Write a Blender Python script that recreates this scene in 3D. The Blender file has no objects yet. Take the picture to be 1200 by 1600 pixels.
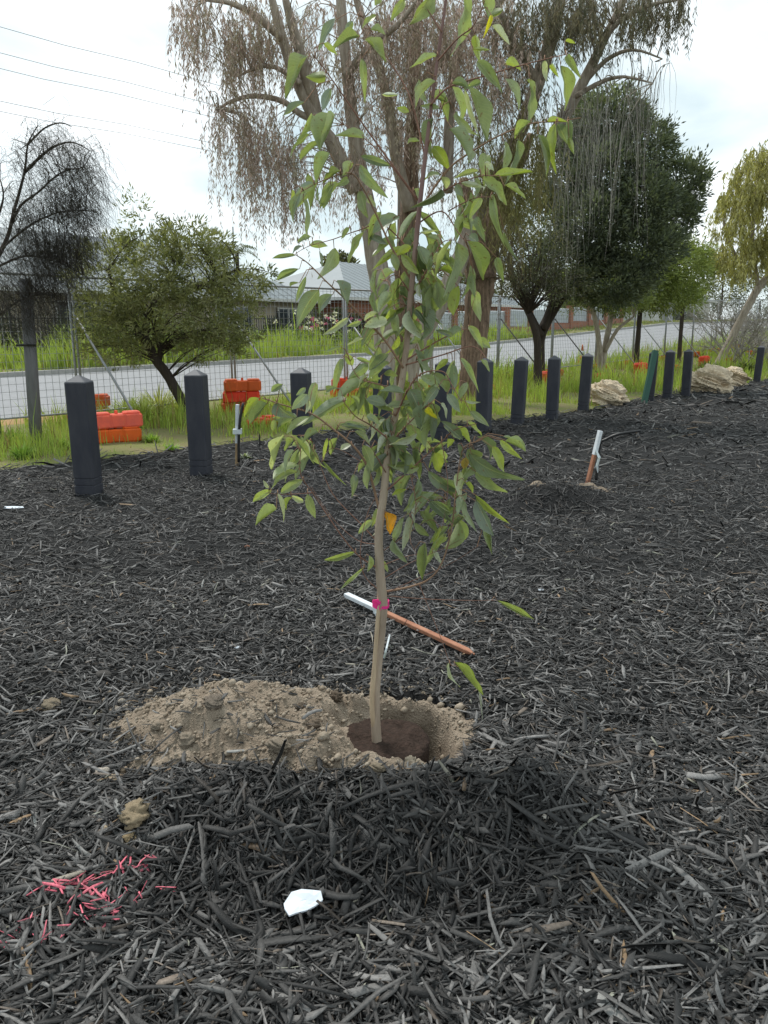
import bpy, math, random
import numpy as np
from mathutils import Vector, Matrix
random.seed(7); R = np.random.RandomState(7)
scene = bpy.context.scene
C = scene.collection

# ------------------------------------------------------------------ camera
CAM_H = 1.5; FPX = 1200.0; PITCH = math.radians(13.13)
cam = bpy.data.cameras.new('camera'); cam.sensor_fit = 'VERTICAL'; cam.sensor_height = 36
cam.lens = 36 * FPX / 1600; cam.clip_start = 0.05; cam.clip_end = 2000
cam_o = bpy.data.objects.new('camera', cam); C.objects.link(cam_o)
cam_o.location = (0, 0, CAM_H); cam_o.rotation_euler = (math.pi / 2 - PITCH, 0, 0)
scene.camera = cam_o
scene.render.resolution_x = 768; scene.render.resolution_y = 1024

# ------------------------------------------------------------------ sky and sun
SUN_EL, SUN_AZ = 58.0, -35.0            # azimuth from +Y, negative = towards -X
w = bpy.data.worlds.new('World'); scene.world = w; w.use_nodes = True
nt = w.node_tree; nt.nodes.clear()
def wn(t, **k):
    n = nt.nodes.new(t)
    for a, b in k.items(): setattr(n, a, b)
    return n
wo = wn('ShaderNodeOutputWorld'); bg = wn('ShaderNodeBackground'); bg.inputs['Strength'].default_value = 0.1
sky = wn('ShaderNodeTexSky', sky_type='NISHITA', sun_disc=False)
sky.sun_elevation = math.radians(SUN_EL); sky.sun_rotation = math.radians(SUN_AZ)
tc = wn('ShaderNodeTexCoord'); sep = wn('ShaderNodeSeparateXYZ')
nt.links.new(tc.outputs['Generated'], sep.inputs[0])
zm = wn('ShaderNodeMath', operation='MAXIMUM'); zm.inputs[1].default_value = 0.0
nt.links.new(sep.outputs['Z'], zm.inputs[0])
za = wn('ShaderNodeMath', operation='ADD'); za.inputs[1].default_value = 0.25
nt.links.new(zm.outputs[0], za.inputs[0])
dv = wn('ShaderNodeVectorMath', operation='DIVIDE'); cb = wn('ShaderNodeCombineXYZ')
for k in range(3): nt.links.new(za.outputs[0], cb.inputs[k])
nt.links.new(tc.outputs['Generated'], dv.inputs[0]); nt.links.new(cb.outputs[0], dv.inputs[1])
n1 = wn('ShaderNodeTexNoise'); n1.inputs['Scale'].default_value = 1.35; n1.inputs['Detail'].default_value = 7
n1.inputs['Roughness'].default_value = 0.52; n1.inputs['Distortion'].default_value = 0.35
nt.links.new(dv.outputs[0], n1.inputs['Vector'])
cr = wn('ShaderNodeValToRGB')
cr.color_ramp.elements[0].position = 0.40; cr.color_ramp.elements[0].color = (0.345, 0.425, 0.445, 1)
cr.color_ramp.elements[1].position = 0.72; cr.color_ramp.elements[1].color = (0.73, 0.75, 0.75, 1)
nt.links.new(n1.outputs['Fac'], cr.inputs['Fac'])
sc = wn('ShaderNodeVectorMath', operation='SCALE'); sc.inputs['Scale'].default_value = 10.0
nt.links.new(cr.outputs['Color'], sc.inputs[0])
mx = wn('ShaderNodeMix', data_type='RGBA'); mx.inputs['Factor'].default_value = 0.93
nt.links.new(sky.outputs['Color'], mx.inputs[6]); nt.links.new(sc.outputs[0], mx.inputs[7])
nt.links.new(mx.outputs[2], bg.inputs['Color']); nt.links.new(bg.outputs[0], wo.inputs[0])

sd = bpy.data.lights.new('sun', 'SUN'); sd.energy = 1.5; sd.angle = math.radians(14); sd.color = (1, 0.965, 0.91)
so = bpy.data.objects.new('sun', sd); C.objects.link(so); so.location = (-6, 8, 20)
_d = Vector((math.sin(math.radians(SUN_AZ)) * math.cos(math.radians(SUN_EL)), math.cos(math.radians(SUN_AZ)) * math.cos(math.radians(SUN_EL)), math.sin(math.radians(SUN_EL))))
so.rotation_euler = _d.to_track_quat('Z', 'Y').to_euler()
vs = scene.view_settings; vs.view_transform = 'Standard'; vs.look = 'None'; vs.exposure = 0.98; vs.gamma = 1
scene.render.engine = 'CYCLES'

# ------------------------------------------------------------------ helpers
CP, SP = math.cos(PITCH), math.sin(PITCH)
SX, SY = 0.645, 0.764                      # direction of the road and of the bollard row
def ray(x, y):
    dx, dy = x - 600.0, y - 800.0
    return dx, FPX * CP - dy * SP, -FPX * SP - dy * CP
def gp(x, y, z=0.0):                        # point of height z seen at a photo pixel
    a, b, c = ray(x, y); t = (z - CAM_H) / c
    return Vector((a * t, b * t, z))
def pd(x, y, Y):                            # point at distance Y seen at a photo pixel
    a, b, c = ray(x, y); t = Y / b
    return Vector((a * t, Y, CAM_H + c * t))
def sn(s, n, z=0.0): return Vector((SX * s - SY * n, SY * s + SX * n, z))
def to_sn(x, y): return SX * x + SY * y, -SY * x + SX * y
def col_n(x, n, y=580):                     # ground point in photo column x at offset n
    a, b, c = ray(x, y); t = n / (-SY * a + SX * b)
    return Vector((a * t, b * t, 0))
def sstep(a, b, x):
    t = np.clip((np.asarray(x, float) - a) / (b - a), 0, 1); return t * t * (3 - 2 * t)
def vnoise(x, y, seed=0):
    x = np.asarray(x, float); y = np.asarray(y, float)
    xi = np.floor(x).astype(np.int64); yi = np.floor(y).astype(np.int64); fx = x - xi; fy = y - yi
    fx = fx * fx * (3 - 2 * fx); fy = fy * fy * (3 - 2 * fy)
    def h(a, b):
        v = (a * 374761393 + b * 668265263 + seed * 974711) & 0xffffffff
        v = ((v ^ (v >> 13)) * 1274126177) & 0xffffffff
        return ((v ^ (v >> 16)) & 0xffff) / 32767.5 - 1
    return (h(xi, yi) * (1 - fx) + h(xi + 1, yi) * fx) * (1 - fy) + (h(xi, yi + 1) * (1 - fx) + h(xi + 1, yi + 1) * fx) * fy
def fbm(x, y, seed=0, o=4):
    r = 0; a = 1; f = 1
    for k in range(o):
        r = r + a * vnoise(np.asarray(x) * f, np.asarray(y) * f, seed + k); a *= .5; f *= 2.1
    return r

def link(o, parent=None):
    C.objects.link(o)
    if parent is not None: o.parent = parent
    return o
def tag(o, label=None, cat=None, group=None, kind=None):
    if label: o['label'] = label
    if cat: o['category'] = cat
    if group: o['group'] = group
    if kind: o['kind'] = kind
    return o
def empty(name, loc, rz=0, label=None, cat=None, group=None):
    o = bpy.data.objects.new(name, None); o.location = loc; o.rotation_euler = (0, 0, rz); o.empty_display_size = .1
    link(o); return tag(o, label, cat, group)
def copy_tree(o, parent=None):
    c = o.copy(); C.objects.link(c); c.parent = parent
    for ch in o.children: copy_tree(ch, c)
    return c

def np_mesh(name, V, F, mat, col=None, smooth=False, uv=None):
    """V (n,3); F (m,k) all faces with k corners; col (n,3)"""
    me = bpy.data.meshes.new(name); V = np.ascontiguousarray(V, np.float32); F = np.ascontiguousarray(F, np.int32)
    m, k = F.shape
    me.vertices.add(len(V)); me.vertices.foreach_set('co', V.ravel())
    me.loops.add(m * k); me.loops.foreach_set('vertex_index', F.ravel())
    me.polygons.add(m); me.polygons.foreach_set('loop_start', np.arange(0, m * k, k, dtype=np.int32))
    me.polygons.foreach_set('loop_total', np.full(m, k, np.int32))
    if smooth: me.polygons.foreach_set('use_smooth', np.ones(m, bool))
    if col is not None:
        a = me.color_attributes.new('Col', 'FLOAT_COLOR', 'POINT')
        cc = np.ones((len(V), 4), np.float32); cc[:, :3] = col; a.data.foreach_set('color', cc.ravel())
    me.update(calc_edges=True); me.validate()
    if mat: me.materials.append(mat)
    return me
def np_obj(name, V, F, mat, parent=None, **k):
    return link(bpy.data.objects.new(name, np_mesh(name, V, F, mat, **k)), parent)

class MB:
    def __init__(s): s.v = []; s.f = []; s.c = []; s.col = None
    def add(s, vs, fs):
        b = len(s.v); s.v += [tuple(v) for v in vs]; s.f += [tuple(i + b for i in f) for f in fs]
        if s.col: s.c += [s.col] * len(vs)
    def box(s, c, d, rz=0, bev=0):
        x, y, z = d[0] / 2, d[1] / 2, d[2] / 2; ca, sa = math.cos(rz), math.sin(rz)
        def T(p): return (c[0] + p[0] * ca - p[1] * sa, c[1] + p[0] * sa + p[1] * ca, c[2] + p[2])
        s.add([T(p) for p in [(-x, -y, -z), (x, -y, -z), (x, y, -z), (-x, y, -z), (-x, -y, z), (x, -y, z), (x, y, z), (-x, y, z)]],
              [(0, 3, 2, 1), (4, 5, 6, 7), (0, 1, 5, 4), (1, 2, 6, 5), (2, 3, 7, 6), (3, 0, 4, 7)])
    def tube(s, P, rad, sides=8, jit=0.0, cap=True, flat=1.0):
        P = [Vector(p) for p in P]; n = len(P)
        if not hasattr(rad, '__len__'): rad = [rad] * n
        T = [(P[min(i + 1, n - 1)] - P[max(i - 1, 0)]).normalized() for i in range(n)]
        u = T[0].orthogonal().normalized(); vs = []
        if abs(T[0].z) < .95: u = T[0].cross(Vector((0, 0, 1))).normalized()
        for i in range(n):
            u = (u - T[i] * u.dot(T[i])).normalized(); v = T[i].cross(u)
            for k in range(sides):
                a = 2 * math.pi * k / sides; r = rad[i] * (1 + jit * random.uniform(-1, 1))
                vs.append(P[i] + u * (math.cos(a) * r) + v * (math.sin(a) * r * flat))
        fs = [(i * sides + k, i * sides + (k + 1) % sides, (i + 1) * sides + (k + 1) % sides, (i + 1) * sides + k) for i in range(n - 1) for k in range(sides)]
        if cap: fs += [tuple(range(sides - 1, -1, -1)), tuple(range((n - 1) * sides, n * sides))]
        s.add(vs, fs)
    def prism(s, outline, z0, z1, bev=0.0, top_scale=None):
        n = len(outline); cx = sum(p[0] for p in outline) / n; cy = sum(p[1] for p in outline) / n
        lay = [(z0, 0), (z1 - bev, 0)] + ([(z1, bev)] if bev else [])
        if bev: lay = [(z0, bev), (z0 + bev, 0)] + lay[1:]
        vs = []
        for z, b in lay:
            for x, y in outline:
                d = math.hypot(x - cx, y - cy) or 1; k = (d - b) / d; vs.append((cx + (x - cx) * k, cy + (y - cy) * k, z))
        fs = [(i * n + k, i * n + (k + 1) % n, (i + 1) * n + (k + 1) % n, (i + 1) * n + k) for i in range(len(lay) - 1) for k in range(n)]
        fs += [tuple(range(n - 1, -1, -1)), tuple(range((len(lay) - 1) * n, len(lay) * n))]
        s.add(vs, fs)
    def build(s, name, mat, parent=None, smooth=False):
        me = bpy.data.meshes.new(name); me.from_pydata(s.v, [], s.f); me.update()
        if smooth: me.polygons.foreach_set('use_smooth', [True] * len(me.polygons))
        if s.c:
            a = me.color_attributes.new('Col', 'FLOAT_COLOR', 'POINT')
            a.data.foreach_set('color', np.array([(c[0], c[1], c[2], 1) for c in s.c], np.float32).ravel())
        if mat: me.materials.append(mat)
        return link(bpy.data.objects.new(name, me), parent)

def smooth_path(P, k=4):                    # Catmull-Rom through the points
    P = [Vector(p) for p in P]; out = []
    for i in range(len(P) - 1):
        a, b, c, d = P[max(i - 1, 0)], P[i], P[i + 1], P[min(i + 2, len(P) - 1)]
        for j in range(k):
            t = j / k
            out.append(.5 * ((2 * b) + (c - a) * t + (2 * a - 5 * b + 4 * c - d) * t * t + (3 * b - a - 3 * c + d) * t ** 3))
    return out + [P[-1]]

# ------------------------------------------------------------------ materials
def mat(name, col, rough=.8, noise=None, bump=None, attr=False, trans=0.0, spec=.3, metal=0.0, col2=None, obj_col=False, coord='Object', stretch=None, tint=(1.15, 1.2, .55)):
    """noise=(scale, amount of mixing with col2, detail); bump=(scale, strength, distance)"""
    m = bpy.data.materials.new(name); m.use_nodes = True; t = m.node_tree; N = t.nodes; L = t.links
    b = N['Principled BSDF']; b.inputs['Roughness'].default_value = rough; b.inputs['Specular IOR Level'].default_value = spec; b.inputs['Metallic'].default_value = metal
    rgb = N.new('ShaderNodeRGB'); rgb.outputs[0].default_value = (*col, 1); out = rgb.outputs[0]
    co = N.new('ShaderNodeTexCoord').outputs[coord]
    if stretch:
        mp = N.new('ShaderNodeMapping'); mp.inputs['Scale'].default_value = stretch; L.new(co, mp.inputs[0]); co = mp.outputs[0]
    if noise:
        n = N.new('ShaderNodeTexNoise'); n.inputs['Scale'].default_value = noise[0]; n.inputs['Detail'].default_value = noise[2] if len(noise) > 2 else 5
        n.inputs['Roughness'].default_value = .62; L.new(co, n.inputs['Vector'])
        r = N.new('ShaderNodeMapRange'); r.inputs['From Min'].default_value = .33; r.inputs['From Max'].default_value = .67; r.inputs['To Max'].default_value = noise[1]
        L.new(n.outputs['Fac'], r.inputs['Value'])
        mxx = N.new('ShaderNodeMix'); mxx.data_type = 'RGBA'; L.new(r.outputs[0], mxx.inputs['Factor']); L.new(out, mxx.inputs[6])
        mxx.inputs[7].default_value = (*(col2 or tuple(c * .4 for c in col)), 1); out = mxx.outputs[2]
    def mul(a, bb):
        q = N.new('ShaderNodeMix'); q.data_type = 'RGBA'; q.blend_type = 'MULTIPLY'; q.inputs['Factor'].default_value = 1
        L.new(a, q.inputs[6]); L.new(bb, q.inputs[7]); return q.outputs[2]
    if attr:
        a = N.new('ShaderNodeVertexColor'); a.layer_name = 'Col'; out = mul(out, a.outputs['Color'])
    if obj_col:
        o = N.new('ShaderNodeObjectInfo'); out = mul(out, o.outputs['Color'])
    L.new(out, b.inputs['Base Color'])
    if bump:
        n2 = N.new('ShaderNodeTexNoise'); n2.inputs['Scale'].default_value = bump[0]; n2.inputs['Detail'].default_value = 6; L.new(co, n2.inputs['Vector'])
        bp = N.new('ShaderNodeBump'); bp.inputs['Strength'].default_value = bump[1]; bp.inputs['Distance'].default_value = bump[2]
        L.new(n2.outputs['Fac'], bp.inputs['Height']); L.new(bp.outputs[0], b.inputs['Normal'])
    if trans:
        tr = N.new('ShaderNodeBsdfTranslucent'); ms = N.new('ShaderNodeMixShader'); ms.inputs[0].default_value = trans
        bright = N.new('ShaderNodeMix'); bright.data_type = 'RGBA'; bright.blend_type = 'MULTIPLY'; bright.inputs['Factor'].default_value = 1
        L.new(out, bright.inputs[6]); bright.inputs[7].default_value = (*tint, 1)
        L.new(bright.outputs[2], tr.inputs['Color']); L.new(b.outputs[0], ms.inputs[1]); L.new(tr.outputs[0], ms.inputs[2])
        L.new(ms.outputs[0], N['Material Output'].inputs['Surface'])
    return m
M = {}
M['chip'] = mat('dyed_wood_chip', (1.15, 1.15, 1.15), .6, (120, .7, 6), (300, .6, .003), attr=True, obj_col=True, spec=.4, col2=(.42, .42, .43))
M['mulch'] = mat('mulch_base', (.018, .018, .018), .9, (38, .9, 9), (90, .9, .012), col2=(.007, .007, .007), stretch=(1, 2.6, 1))
M['sand'] = mat('dug_sand', (.39, .318, .245), .95, (9, .9, 14), (140, 1, .014), col2=(.185, .143, .106), spec=.1)
M['clod'] = mat('sand_clod', (.39, .33, .26), .95, (22, .7, 8), (90, .7, .008), col2=(.18, .135, .095), spec=.1, obj_col=True)
M['potting'] = mat('potting_soil', (.060, .040, .032), .95, (45, .9, 10), (80, 1, .012), col2=(.028, .02, .016), spec=.1)
M['earth'] = mat('grassy_earth', (.17, .20, .06), .95, (1.7, .9, 9), (12, .6, .03), col2=(.23, .18, .11), spec=.1)
M['road'] = mat('worn_asphalt', (.30, .30, .31), .9, (3.0, .6, 10), (60, .4, .006), col2=(.23, .23, .235))
M['kerb'] = mat('concrete', (.33, .32, .30), .9, (6, .6, 8), (40, .4, .005), col2=(.2, .2, .19))
M['orange_sand'] = mat('yellow_sand', (.42, .27, .13), .95, (2.5, .7, 9), (30, .6, .02), col2=(.3, .2, .11), spec=.1)
M['grass'] = mat('grass_blade', (1, 1, 1), .6, attr=True, trans=.38, spec=.2)
M['bollard'] = mat('recycled_plastic', (.026, .028, .040), .55, (5, .8, 10), (60, .35, .005), col2=(.052, .053, .062), spec=.35, stretch=(2, 2, .6))
M['bollard_cap'] = mat('weathered_cap', (.075, .078, .09), .6, (12, .6, 6), (60, .3, .004), col2=(.045, .047, .055), spec=.4)
M['bark_grey'] = mat('smooth_bark', (.47, .41, .34), .9, (5, .85, 9), (30, .8, .02), col2=(.22, .175, .135), stretch=(3, 3, .5))
M['bark_brown'] = mat('shaggy_bark', (.38, .27, .19), .95, (5, .9, 9), (20, 1, .05), col2=(.085, .055, .04), stretch=(4, 4, .35))
M['bark_dark'] = mat('dark_bark', (.065, .05, .04), .95, (8, .8, 8), (25, .9, .02), col2=(.03, .024, .02), stretch=(3, 3, .5))
M['twig_grey'] = mat('dead_twig', (.36, .335, .30), .9, (8, .6), None, col2=(.12, .105, .09))
M['foliage'] = mat('foliage', (1, 1, 1), .6, attr=True, trans=.3, spec=.25)
M['foliage_dry'] = mat('dry_foliage', (1, 1, 1), .7, attr=True, trans=.3, spec=.15, tint=(1.1, 1.05, .95))
M['sap_bark'] = mat('sapling_bark', (.47, .38, .295), .8, (14, .75, 8), (90, .5, .004), col2=(.26, .195, .145), stretch=(2, 2, .4), attr=True)
M['steel'] = mat('galvanised_steel', (.34, .35, .36), .5, (20, .5, 5), None, col2=(.22, .23, .24), metal=.35, spec=.5)
M['dark_steel'] = mat('dull_steel', (.10, .095, .09), .6, (12, .6, 5), None, col2=(.05, .045, .04), metal=.2)
M['greypost'] = mat('weathered_post', (.19, .19, .20), .85, (6, .7, 8), (30, .5, .01), col2=(.11, .11, .115), stretch=(3, 3, .5))
M['orange'] = mat('orange_plastic', (.66, .105, .02), .55, (7, .6, 7), (40, .3, .006), col2=(.42, .075, .022), obj_col=True)
M['white_paint'] = mat('white_paint', (.70, .73, .76), .6, (30, .5, 6), (60, .3, .003), col2=(.5, .53, .56))
M['red_wood'] = mat('jarrah_stake', (.40, .195, .12), .75, (16, .8, 8), (70, .5, .003), col2=(.24, .09, .05), stretch=(1, 1, 1))
M['pale_wood'] = mat('pine_stake', (.42, .29, .16), .8, (16, .7, 8), (70, .4, .003), col2=(.26, .18, .11))
M['black_pipe'] = mat('poly_pipe', (.015, .015, .016), .4, spec=.5)
M['pink'] = mat('pink_tape', (.95, .06, .34), .5, (30, .3), None, col2=(.8, .035, .26), trans=.2)
M['ribbon'] = mat('white_ribbon', (.72, .77, .83), .5, (18, .4), None, col2=(.5, .55, .62), trans=.2)
M['green_post'] = mat('green_steel', (.010, .075, .048), .5, (14, .5), None, col2=(.01, .06, .045), spec=.45)
M['rock'] = mat('limestone', (.76, .64, .47), .95, (2.6, .9, 12), (9, .9, .06), col2=(.42, .335, .24), spec=.1)
M['pebble'] = mat('pebble', (.38, .35, .31), .9, (20, .7, 8), (60, .6, .004), col2=(.22, .195, .165), obj_col=True)
M['cloth'] = mat('crumpled_sheet', (.70, .745, .80), .6, (14, .5, 6), None, col2=(.55, .6, .67))
M['roof'] = mat('steel_roof', (.205, .235, .25), .55, (1.2, .5, 6), None, col2=(.165, .19, .20), spec=.4)
M['render_wall'] = mat('cream_wall', (.40, .35, .27), .9, (2, .5, 6), None, col2=(.30, .26, .2))
M['trim'] = mat('pale_trim', (.55, .55, .53), .6)
M['glass'] = mat('window_glass', (.035, .045, .055), .08, spec=.8)
M['black_fence'] = mat('black_fence', (.02, .021, .022), .5)
M['white_panel'] = mat('white_fence_sheet', (.60, .63, .66), .6, (3, .3), None, col2=(.48, .51, .54))
M['wire'] = mat('power_cable', (.10, .11, .12), .6)
M['pole_wood'] = mat('power_pole', (.17, .14, .11), .9, (6, .6), None, col2=(.1, .085, .07))
M['flower'] = mat('flower', (1, 1, 1), .6, attr=True, trans=.3)
M['cab'] = mat('grey_cabinet', (.28, .29, .29), .7, (4, .3), None, col2=(.2, .21, .21))
def brick_mat():
    m = bpy.data.materials.new('red_brick'); m.use_nodes = True; N = m.node_tree.nodes; L = m.node_tree.links; b = N['Principled BSDF']
    co = N.new('ShaderNodeTexCoord'); sx = N.new('ShaderNodeSeparateXYZ'); L.new(co.outputs['Object'], sx.inputs[0])
    ad = N.new('ShaderNodeMath'); ad.operation = 'ADD'; L.new(sx.outputs['X'], ad.inputs[0]); L.new(sx.outputs['Y'], ad.inputs[1])
    cbx = N.new('ShaderNodeCombineXYZ'); L.new(ad.outputs[0], cbx.inputs[0]); L.new(sx.outputs['Z'], cbx.inputs[1])
    t = N.new('ShaderNodeTexBrick'); t.inputs['Scale'].default_value = 1; t.inputs['Brick Width'].default_value = .24; t.inputs['Row Height'].default_value = .086
    t.inputs['Mortar Size'].default_value = .008; t.inputs['Color1'].default_value = (.36, .115, .055, 1); t.inputs['Color2'].default_value = (.27, .085, .045, 1); t.inputs['Mortar'].default_value = (.3, .25, .2, 1)
    L.new(cbx.outputs[0], t.inputs['Vector']); L.new(t.outputs['Color'], b.inputs['Base Color']); b.inputs['Roughness'].default_value = .9
    return m
M['brick'] = brick_mat()
def leaf_mat():
    m = bpy.data.materials.new('gum_leaf'); m.use_nodes = True; N = m.node_tree.nodes; L = m.node_tree.links; b = N['Principled BSDF']
    uv = N.new('ShaderNodeUVMap'); uv.uv_map = 'UVMap'; sx = N.new('ShaderNodeSeparateXYZ'); L.new(uv.outputs[0], sx.inputs[0])
    def mth(op, a, c):
        q = N.new('ShaderNodeMath'); q.operation = op
        for i, k in enumerate((a, c)):
            if k is None: continue
            if isinstance(k, (int, float)): q.inputs[i].default_value = k
            else: L.new(k, q.inputs[i])
        return q.outputs[0]
    d = mth('ABSOLUTE', mth('SUBTRACT', sx.outputs['X'], .5), None)
    rib = mth('LESS_THAN', d, .028)
    ph = mth('MULTIPLY', mth('SUBTRACT', sx.outputs['Y'], mth('MULTIPLY', d, .55)), 95.0)
    vein = mth('MULTIPLY', mth('GREATER_THAN', mth('SINE', ph, None), .86), .22)
    fac = mth('MAXIMUM', mth('MULTIPLY', rib, .6), vein)
    oi = N.new('ShaderNodeObjectInfo')
    n = N.new('ShaderNodeTexNoise'); n.inputs['Scale'].default_value = 5; n.inputs['Detail'].default_value = 4
    rv = N.new('ShaderNodeVectorMath'); rv.operation = 'ADD'; L.new(uv.outputs[0], rv.inputs[0]); L.new(mth('MULTIPLY', oi.outputs['Random'], 37.0), rv.inputs[1]); L.new(rv.outputs[0], n.inputs['Vector'])
    vr = N.new('ShaderNodeMapRange'); vr.inputs['To Min'].default_value = .72; vr.inputs['To Max'].default_value = 1.28; L.new(n.outputs['Fac'], vr.inputs['Value'])
    sc2 = N.new('ShaderNodeVectorMath'); sc2.operation = 'SCALE'; L.new(oi.outputs['Color'], sc2.inputs[0]); L.new(vr.outputs[0], sc2.inputs['Scale'])
    mm = N.new('ShaderNodeMix'); mm.data_type = 'RGBA'; L.new(fac, mm.inputs['Factor']); L.new(sc2.outputs[0], mm.inputs[6]); mm.inputs[7].default_value = (.42, .45, .27, 1)
    n3 = N.new('ShaderNodeTexNoise'); n3.inputs['Scale'].default_value = 9; n3.inputs['Detail'].default_value = 5; L.new(rv.outputs[0], n3.inputs['Vector'])
    sp = mth('MULTIPLY', mth('GREATER_THAN', n3.outputs['Fac'], .645), .75); m0 = mm; mm = N.new('ShaderNodeMix'); mm.data_type = 'RGBA'; L.new(sp, mm.inputs['Factor']); L.new(m0.outputs[2], mm.inputs[6]); mm.inputs[7].default_value = (.20, .13, .06, 1)
    L.new(mm.outputs[2], b.inputs['Base Color']); b.inputs['Roughness'].default_value = .42; b.inputs['Specular IOR Level'].default_value = .65
    tr = N.new('ShaderNodeBsdfTranslucent'); ms = N.new('ShaderNodeMixShader'); ms.inputs[0].default_value = .36
    br = N.new('ShaderNodeMix'); br.data_type = 'RGBA'; br.blend_type = 'MULTIPLY'; br.inputs['Factor'].default_value = 1; L.new(mm.outputs[2], br.inputs[6]); br.inputs[7].default_value = (1.35, 1.45, .5, 1)
    L.new(br.outputs[2], tr.inputs['Color']); L.new(b.outputs[0], ms.inputs[1]); L.new(tr.outputs[0], ms.inputs[2]); L.new(ms.outputs[0], N['Material Output'].inputs['Surface'])
    return m
M['leaf'] = leaf_mat()

# ------------------------------------------------------------------ terrain heights
PS = [-200, 6, 12, 20, 25, 30, 38, 44, 60, 90, 600]; PZ = [0, 0, .08, .20, .29, .44, .80, 1.1, 1.9, 2.4, 2.6]
def edge_n(s): return np.interp(s, [-10, 6, 9, 12, 14, 60], [8.8, 8.8, 8.2, 7.3, 7.0, 7.0]) + .18 * vnoise(np.asarray(s) * 1.3, 0 * np.asarray(s), 5)
def terr(x, y):
    s, n = to_sn(np.asarray(x, float), np.asarray(y, float))
    z = np.interp(s, PS, PZ) * sstep(8, 14, n) + .25 * np.clip((n - 14) / 8, 0, 1) + .02 * np.clip(n - 22, 0, 12)
    return z
def tz(p): return float(terr(p[0], p[1]))
def hmul(X, Y):                             # mulch surface
    X = np.asarray(X, float); Y = np.asarray(Y, float)
    h = .020 * fbm(X * 1.6, Y * 1.6, 3, 3) + .008 * fbm(X * 9, Y * 9, 11, 3)
    u = Y - 2.15 + .06 * vnoise(X * 4, X * 0 + 3, 21) + .03 * vnoise(X * 11, X * 0 + 7, 22); win = sstep(-.95, -.55, X) * (1 - sstep(.45, .85, X))
    h = h + (.118 + .035 * vnoise(X * 5.5, Y * 2, 23)) * np.where(u < 0, np.exp(-(u / .19) ** 2), np.exp(-(u / .14) ** 2)) * win
    h = h - .065 * np.exp(-((Y - 1.76) / .17) ** 2) * sstep(-.75, -.4, X) * (1 - sstep(.2, .6, X))
    h = h + .05 * np.exp(-(((X - .62) / .25) ** 2 + ((Y - 2.75) / .4) ** 2))
    # second planting hole further back
    r = np.hypot(X - 1.72, (Y - 7.45)); h = h + .13 * np.exp(-(((X - 1.56) / .46) ** 2 + ((Y - 6.95) / .22) ** 2)) - .05 * np.exp(-(((X - 1.5) / .5) ** 2 + ((Y - 6.45) / .2) ** 2))
    return h
HC = (.035, 2.70); BALL = (-.012, 2.655)
def hsand(X, Y):
    X = np.asarray(X, float); Y = np.asarray(Y, float)
    wob = .10 * fbm(X * 3.1, Y * 3.1, 31, 3)
    t = .205 * np.exp(-(np.abs((X + .60) / .40) ** 2.0 + np.abs((Y - 2.74) / .28) ** 2.0)) * (1 + wob)
    t = t + .085 * np.exp(-(((X + .22) / .30) ** 2 + ((Y - 2.45) / .13) ** 2))
    dx, dy = X - HC[0], Y - HC[1]; r0 = X * 0; ang = np.arctan2(dy, dx)
    r = np.hypot(dx, dy) * (1 + .13 * vnoise(ang * 1.6, r0, 8) + .06 * vnoise(X * 8, Y * 8, 28))
    t = t + (.045 + .02 * vnoise(ang * 1.7, r0, 14)) * np.exp(-((r - .285) / .085) ** 2) * (1 + .5 * fbm(X * 7, Y * 7, 19, 2))
    side = sstep(-.95, -.45, ang) * (1 - sstep(1.5, 2.0, ang))
    hole = 1 - sstep(.188, .255, r)
    t = t - hole * (.040 + .22 * side)
    det = .017 * fbm(X * 11, Y * 11, 41, 5) + .0035 * vnoise(X * 70, Y * 70, 51)
    base = .020 * fbm(X * 1.6, Y * 1.6, 3, 3)
    foot = sstep(.0, .05, t)
    return base + t - .050 + det * (.4 + foot + .7 * hole)
def inhole(X, Y): return 1 - sstep(.25, .32, np.hypot(np.asarray(X) - HC[0], np.asarray(Y) - HC[1]))
def hm2(X, Y): return hmul(X, Y) - .6 * inhole(X, Y)
def sandbox(X, Y): return (np.asarray(X) > -1.35) & (np.asarray(X) < .8) & (np.asarray(Y) > 1.95) & (np.asarray(Y) < 3.5)
def top(x, y):
    a = hm2(x, y)
    return float(max(a, hsand(x, y))) if sandbox(x, y) else float(a)
def on(x, y, dz=0.0):                       # photo pixel to the point of the mulch or sand it shows
    z = 0.0
    for k in range(12):
        p = gp(x, y, z); z = .5 * z + .5 * top(p.x, p.y)
    p = gp(x, y, z); p.z = top(p.x, p.y) + dz; return p

# ================================================================== THE SETTING
def axis(parts):
    a = np.concatenate([np.arange(p, q, st) for p, q, st in parts]); return a
def grid(name, xs, ys, zf, m, keep=None, parent=None, smooth=True, world=None):
    X, Y = np.meshgrid(xs, ys, indexing='ij'); A, B = (X, Y) if world is None else world(X, Y)
    Z = zf(A, B); V = np.stack([A, B, Z], -1).reshape(-1, 3); ny = len(ys)
    i, j = np.meshgrid(np.arange(len(xs) - 1), np.arange(ny - 1), indexing='ij'); i = i.ravel(); j = j.ravel()
    F = np.stack([i * ny + j, (i + 1) * ny + j, (i + 1) * ny + j + 1, i * ny + j + 1], -1)
    if keep is not None:
        c = V[F].mean(1); F = F[keep(c[:, 0], c[:, 1])]
        used = np.unique(F); mp = np.zeros(len(V), np.int64); mp[used] = np.arange(len(used)); V = V[used]; F = mp[F]
    return np_obj(name, V, F, m, parent, smooth=smooth)
snw = lambda S, N: (SX * S - SY * N, SY * S + SX * N)

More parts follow.
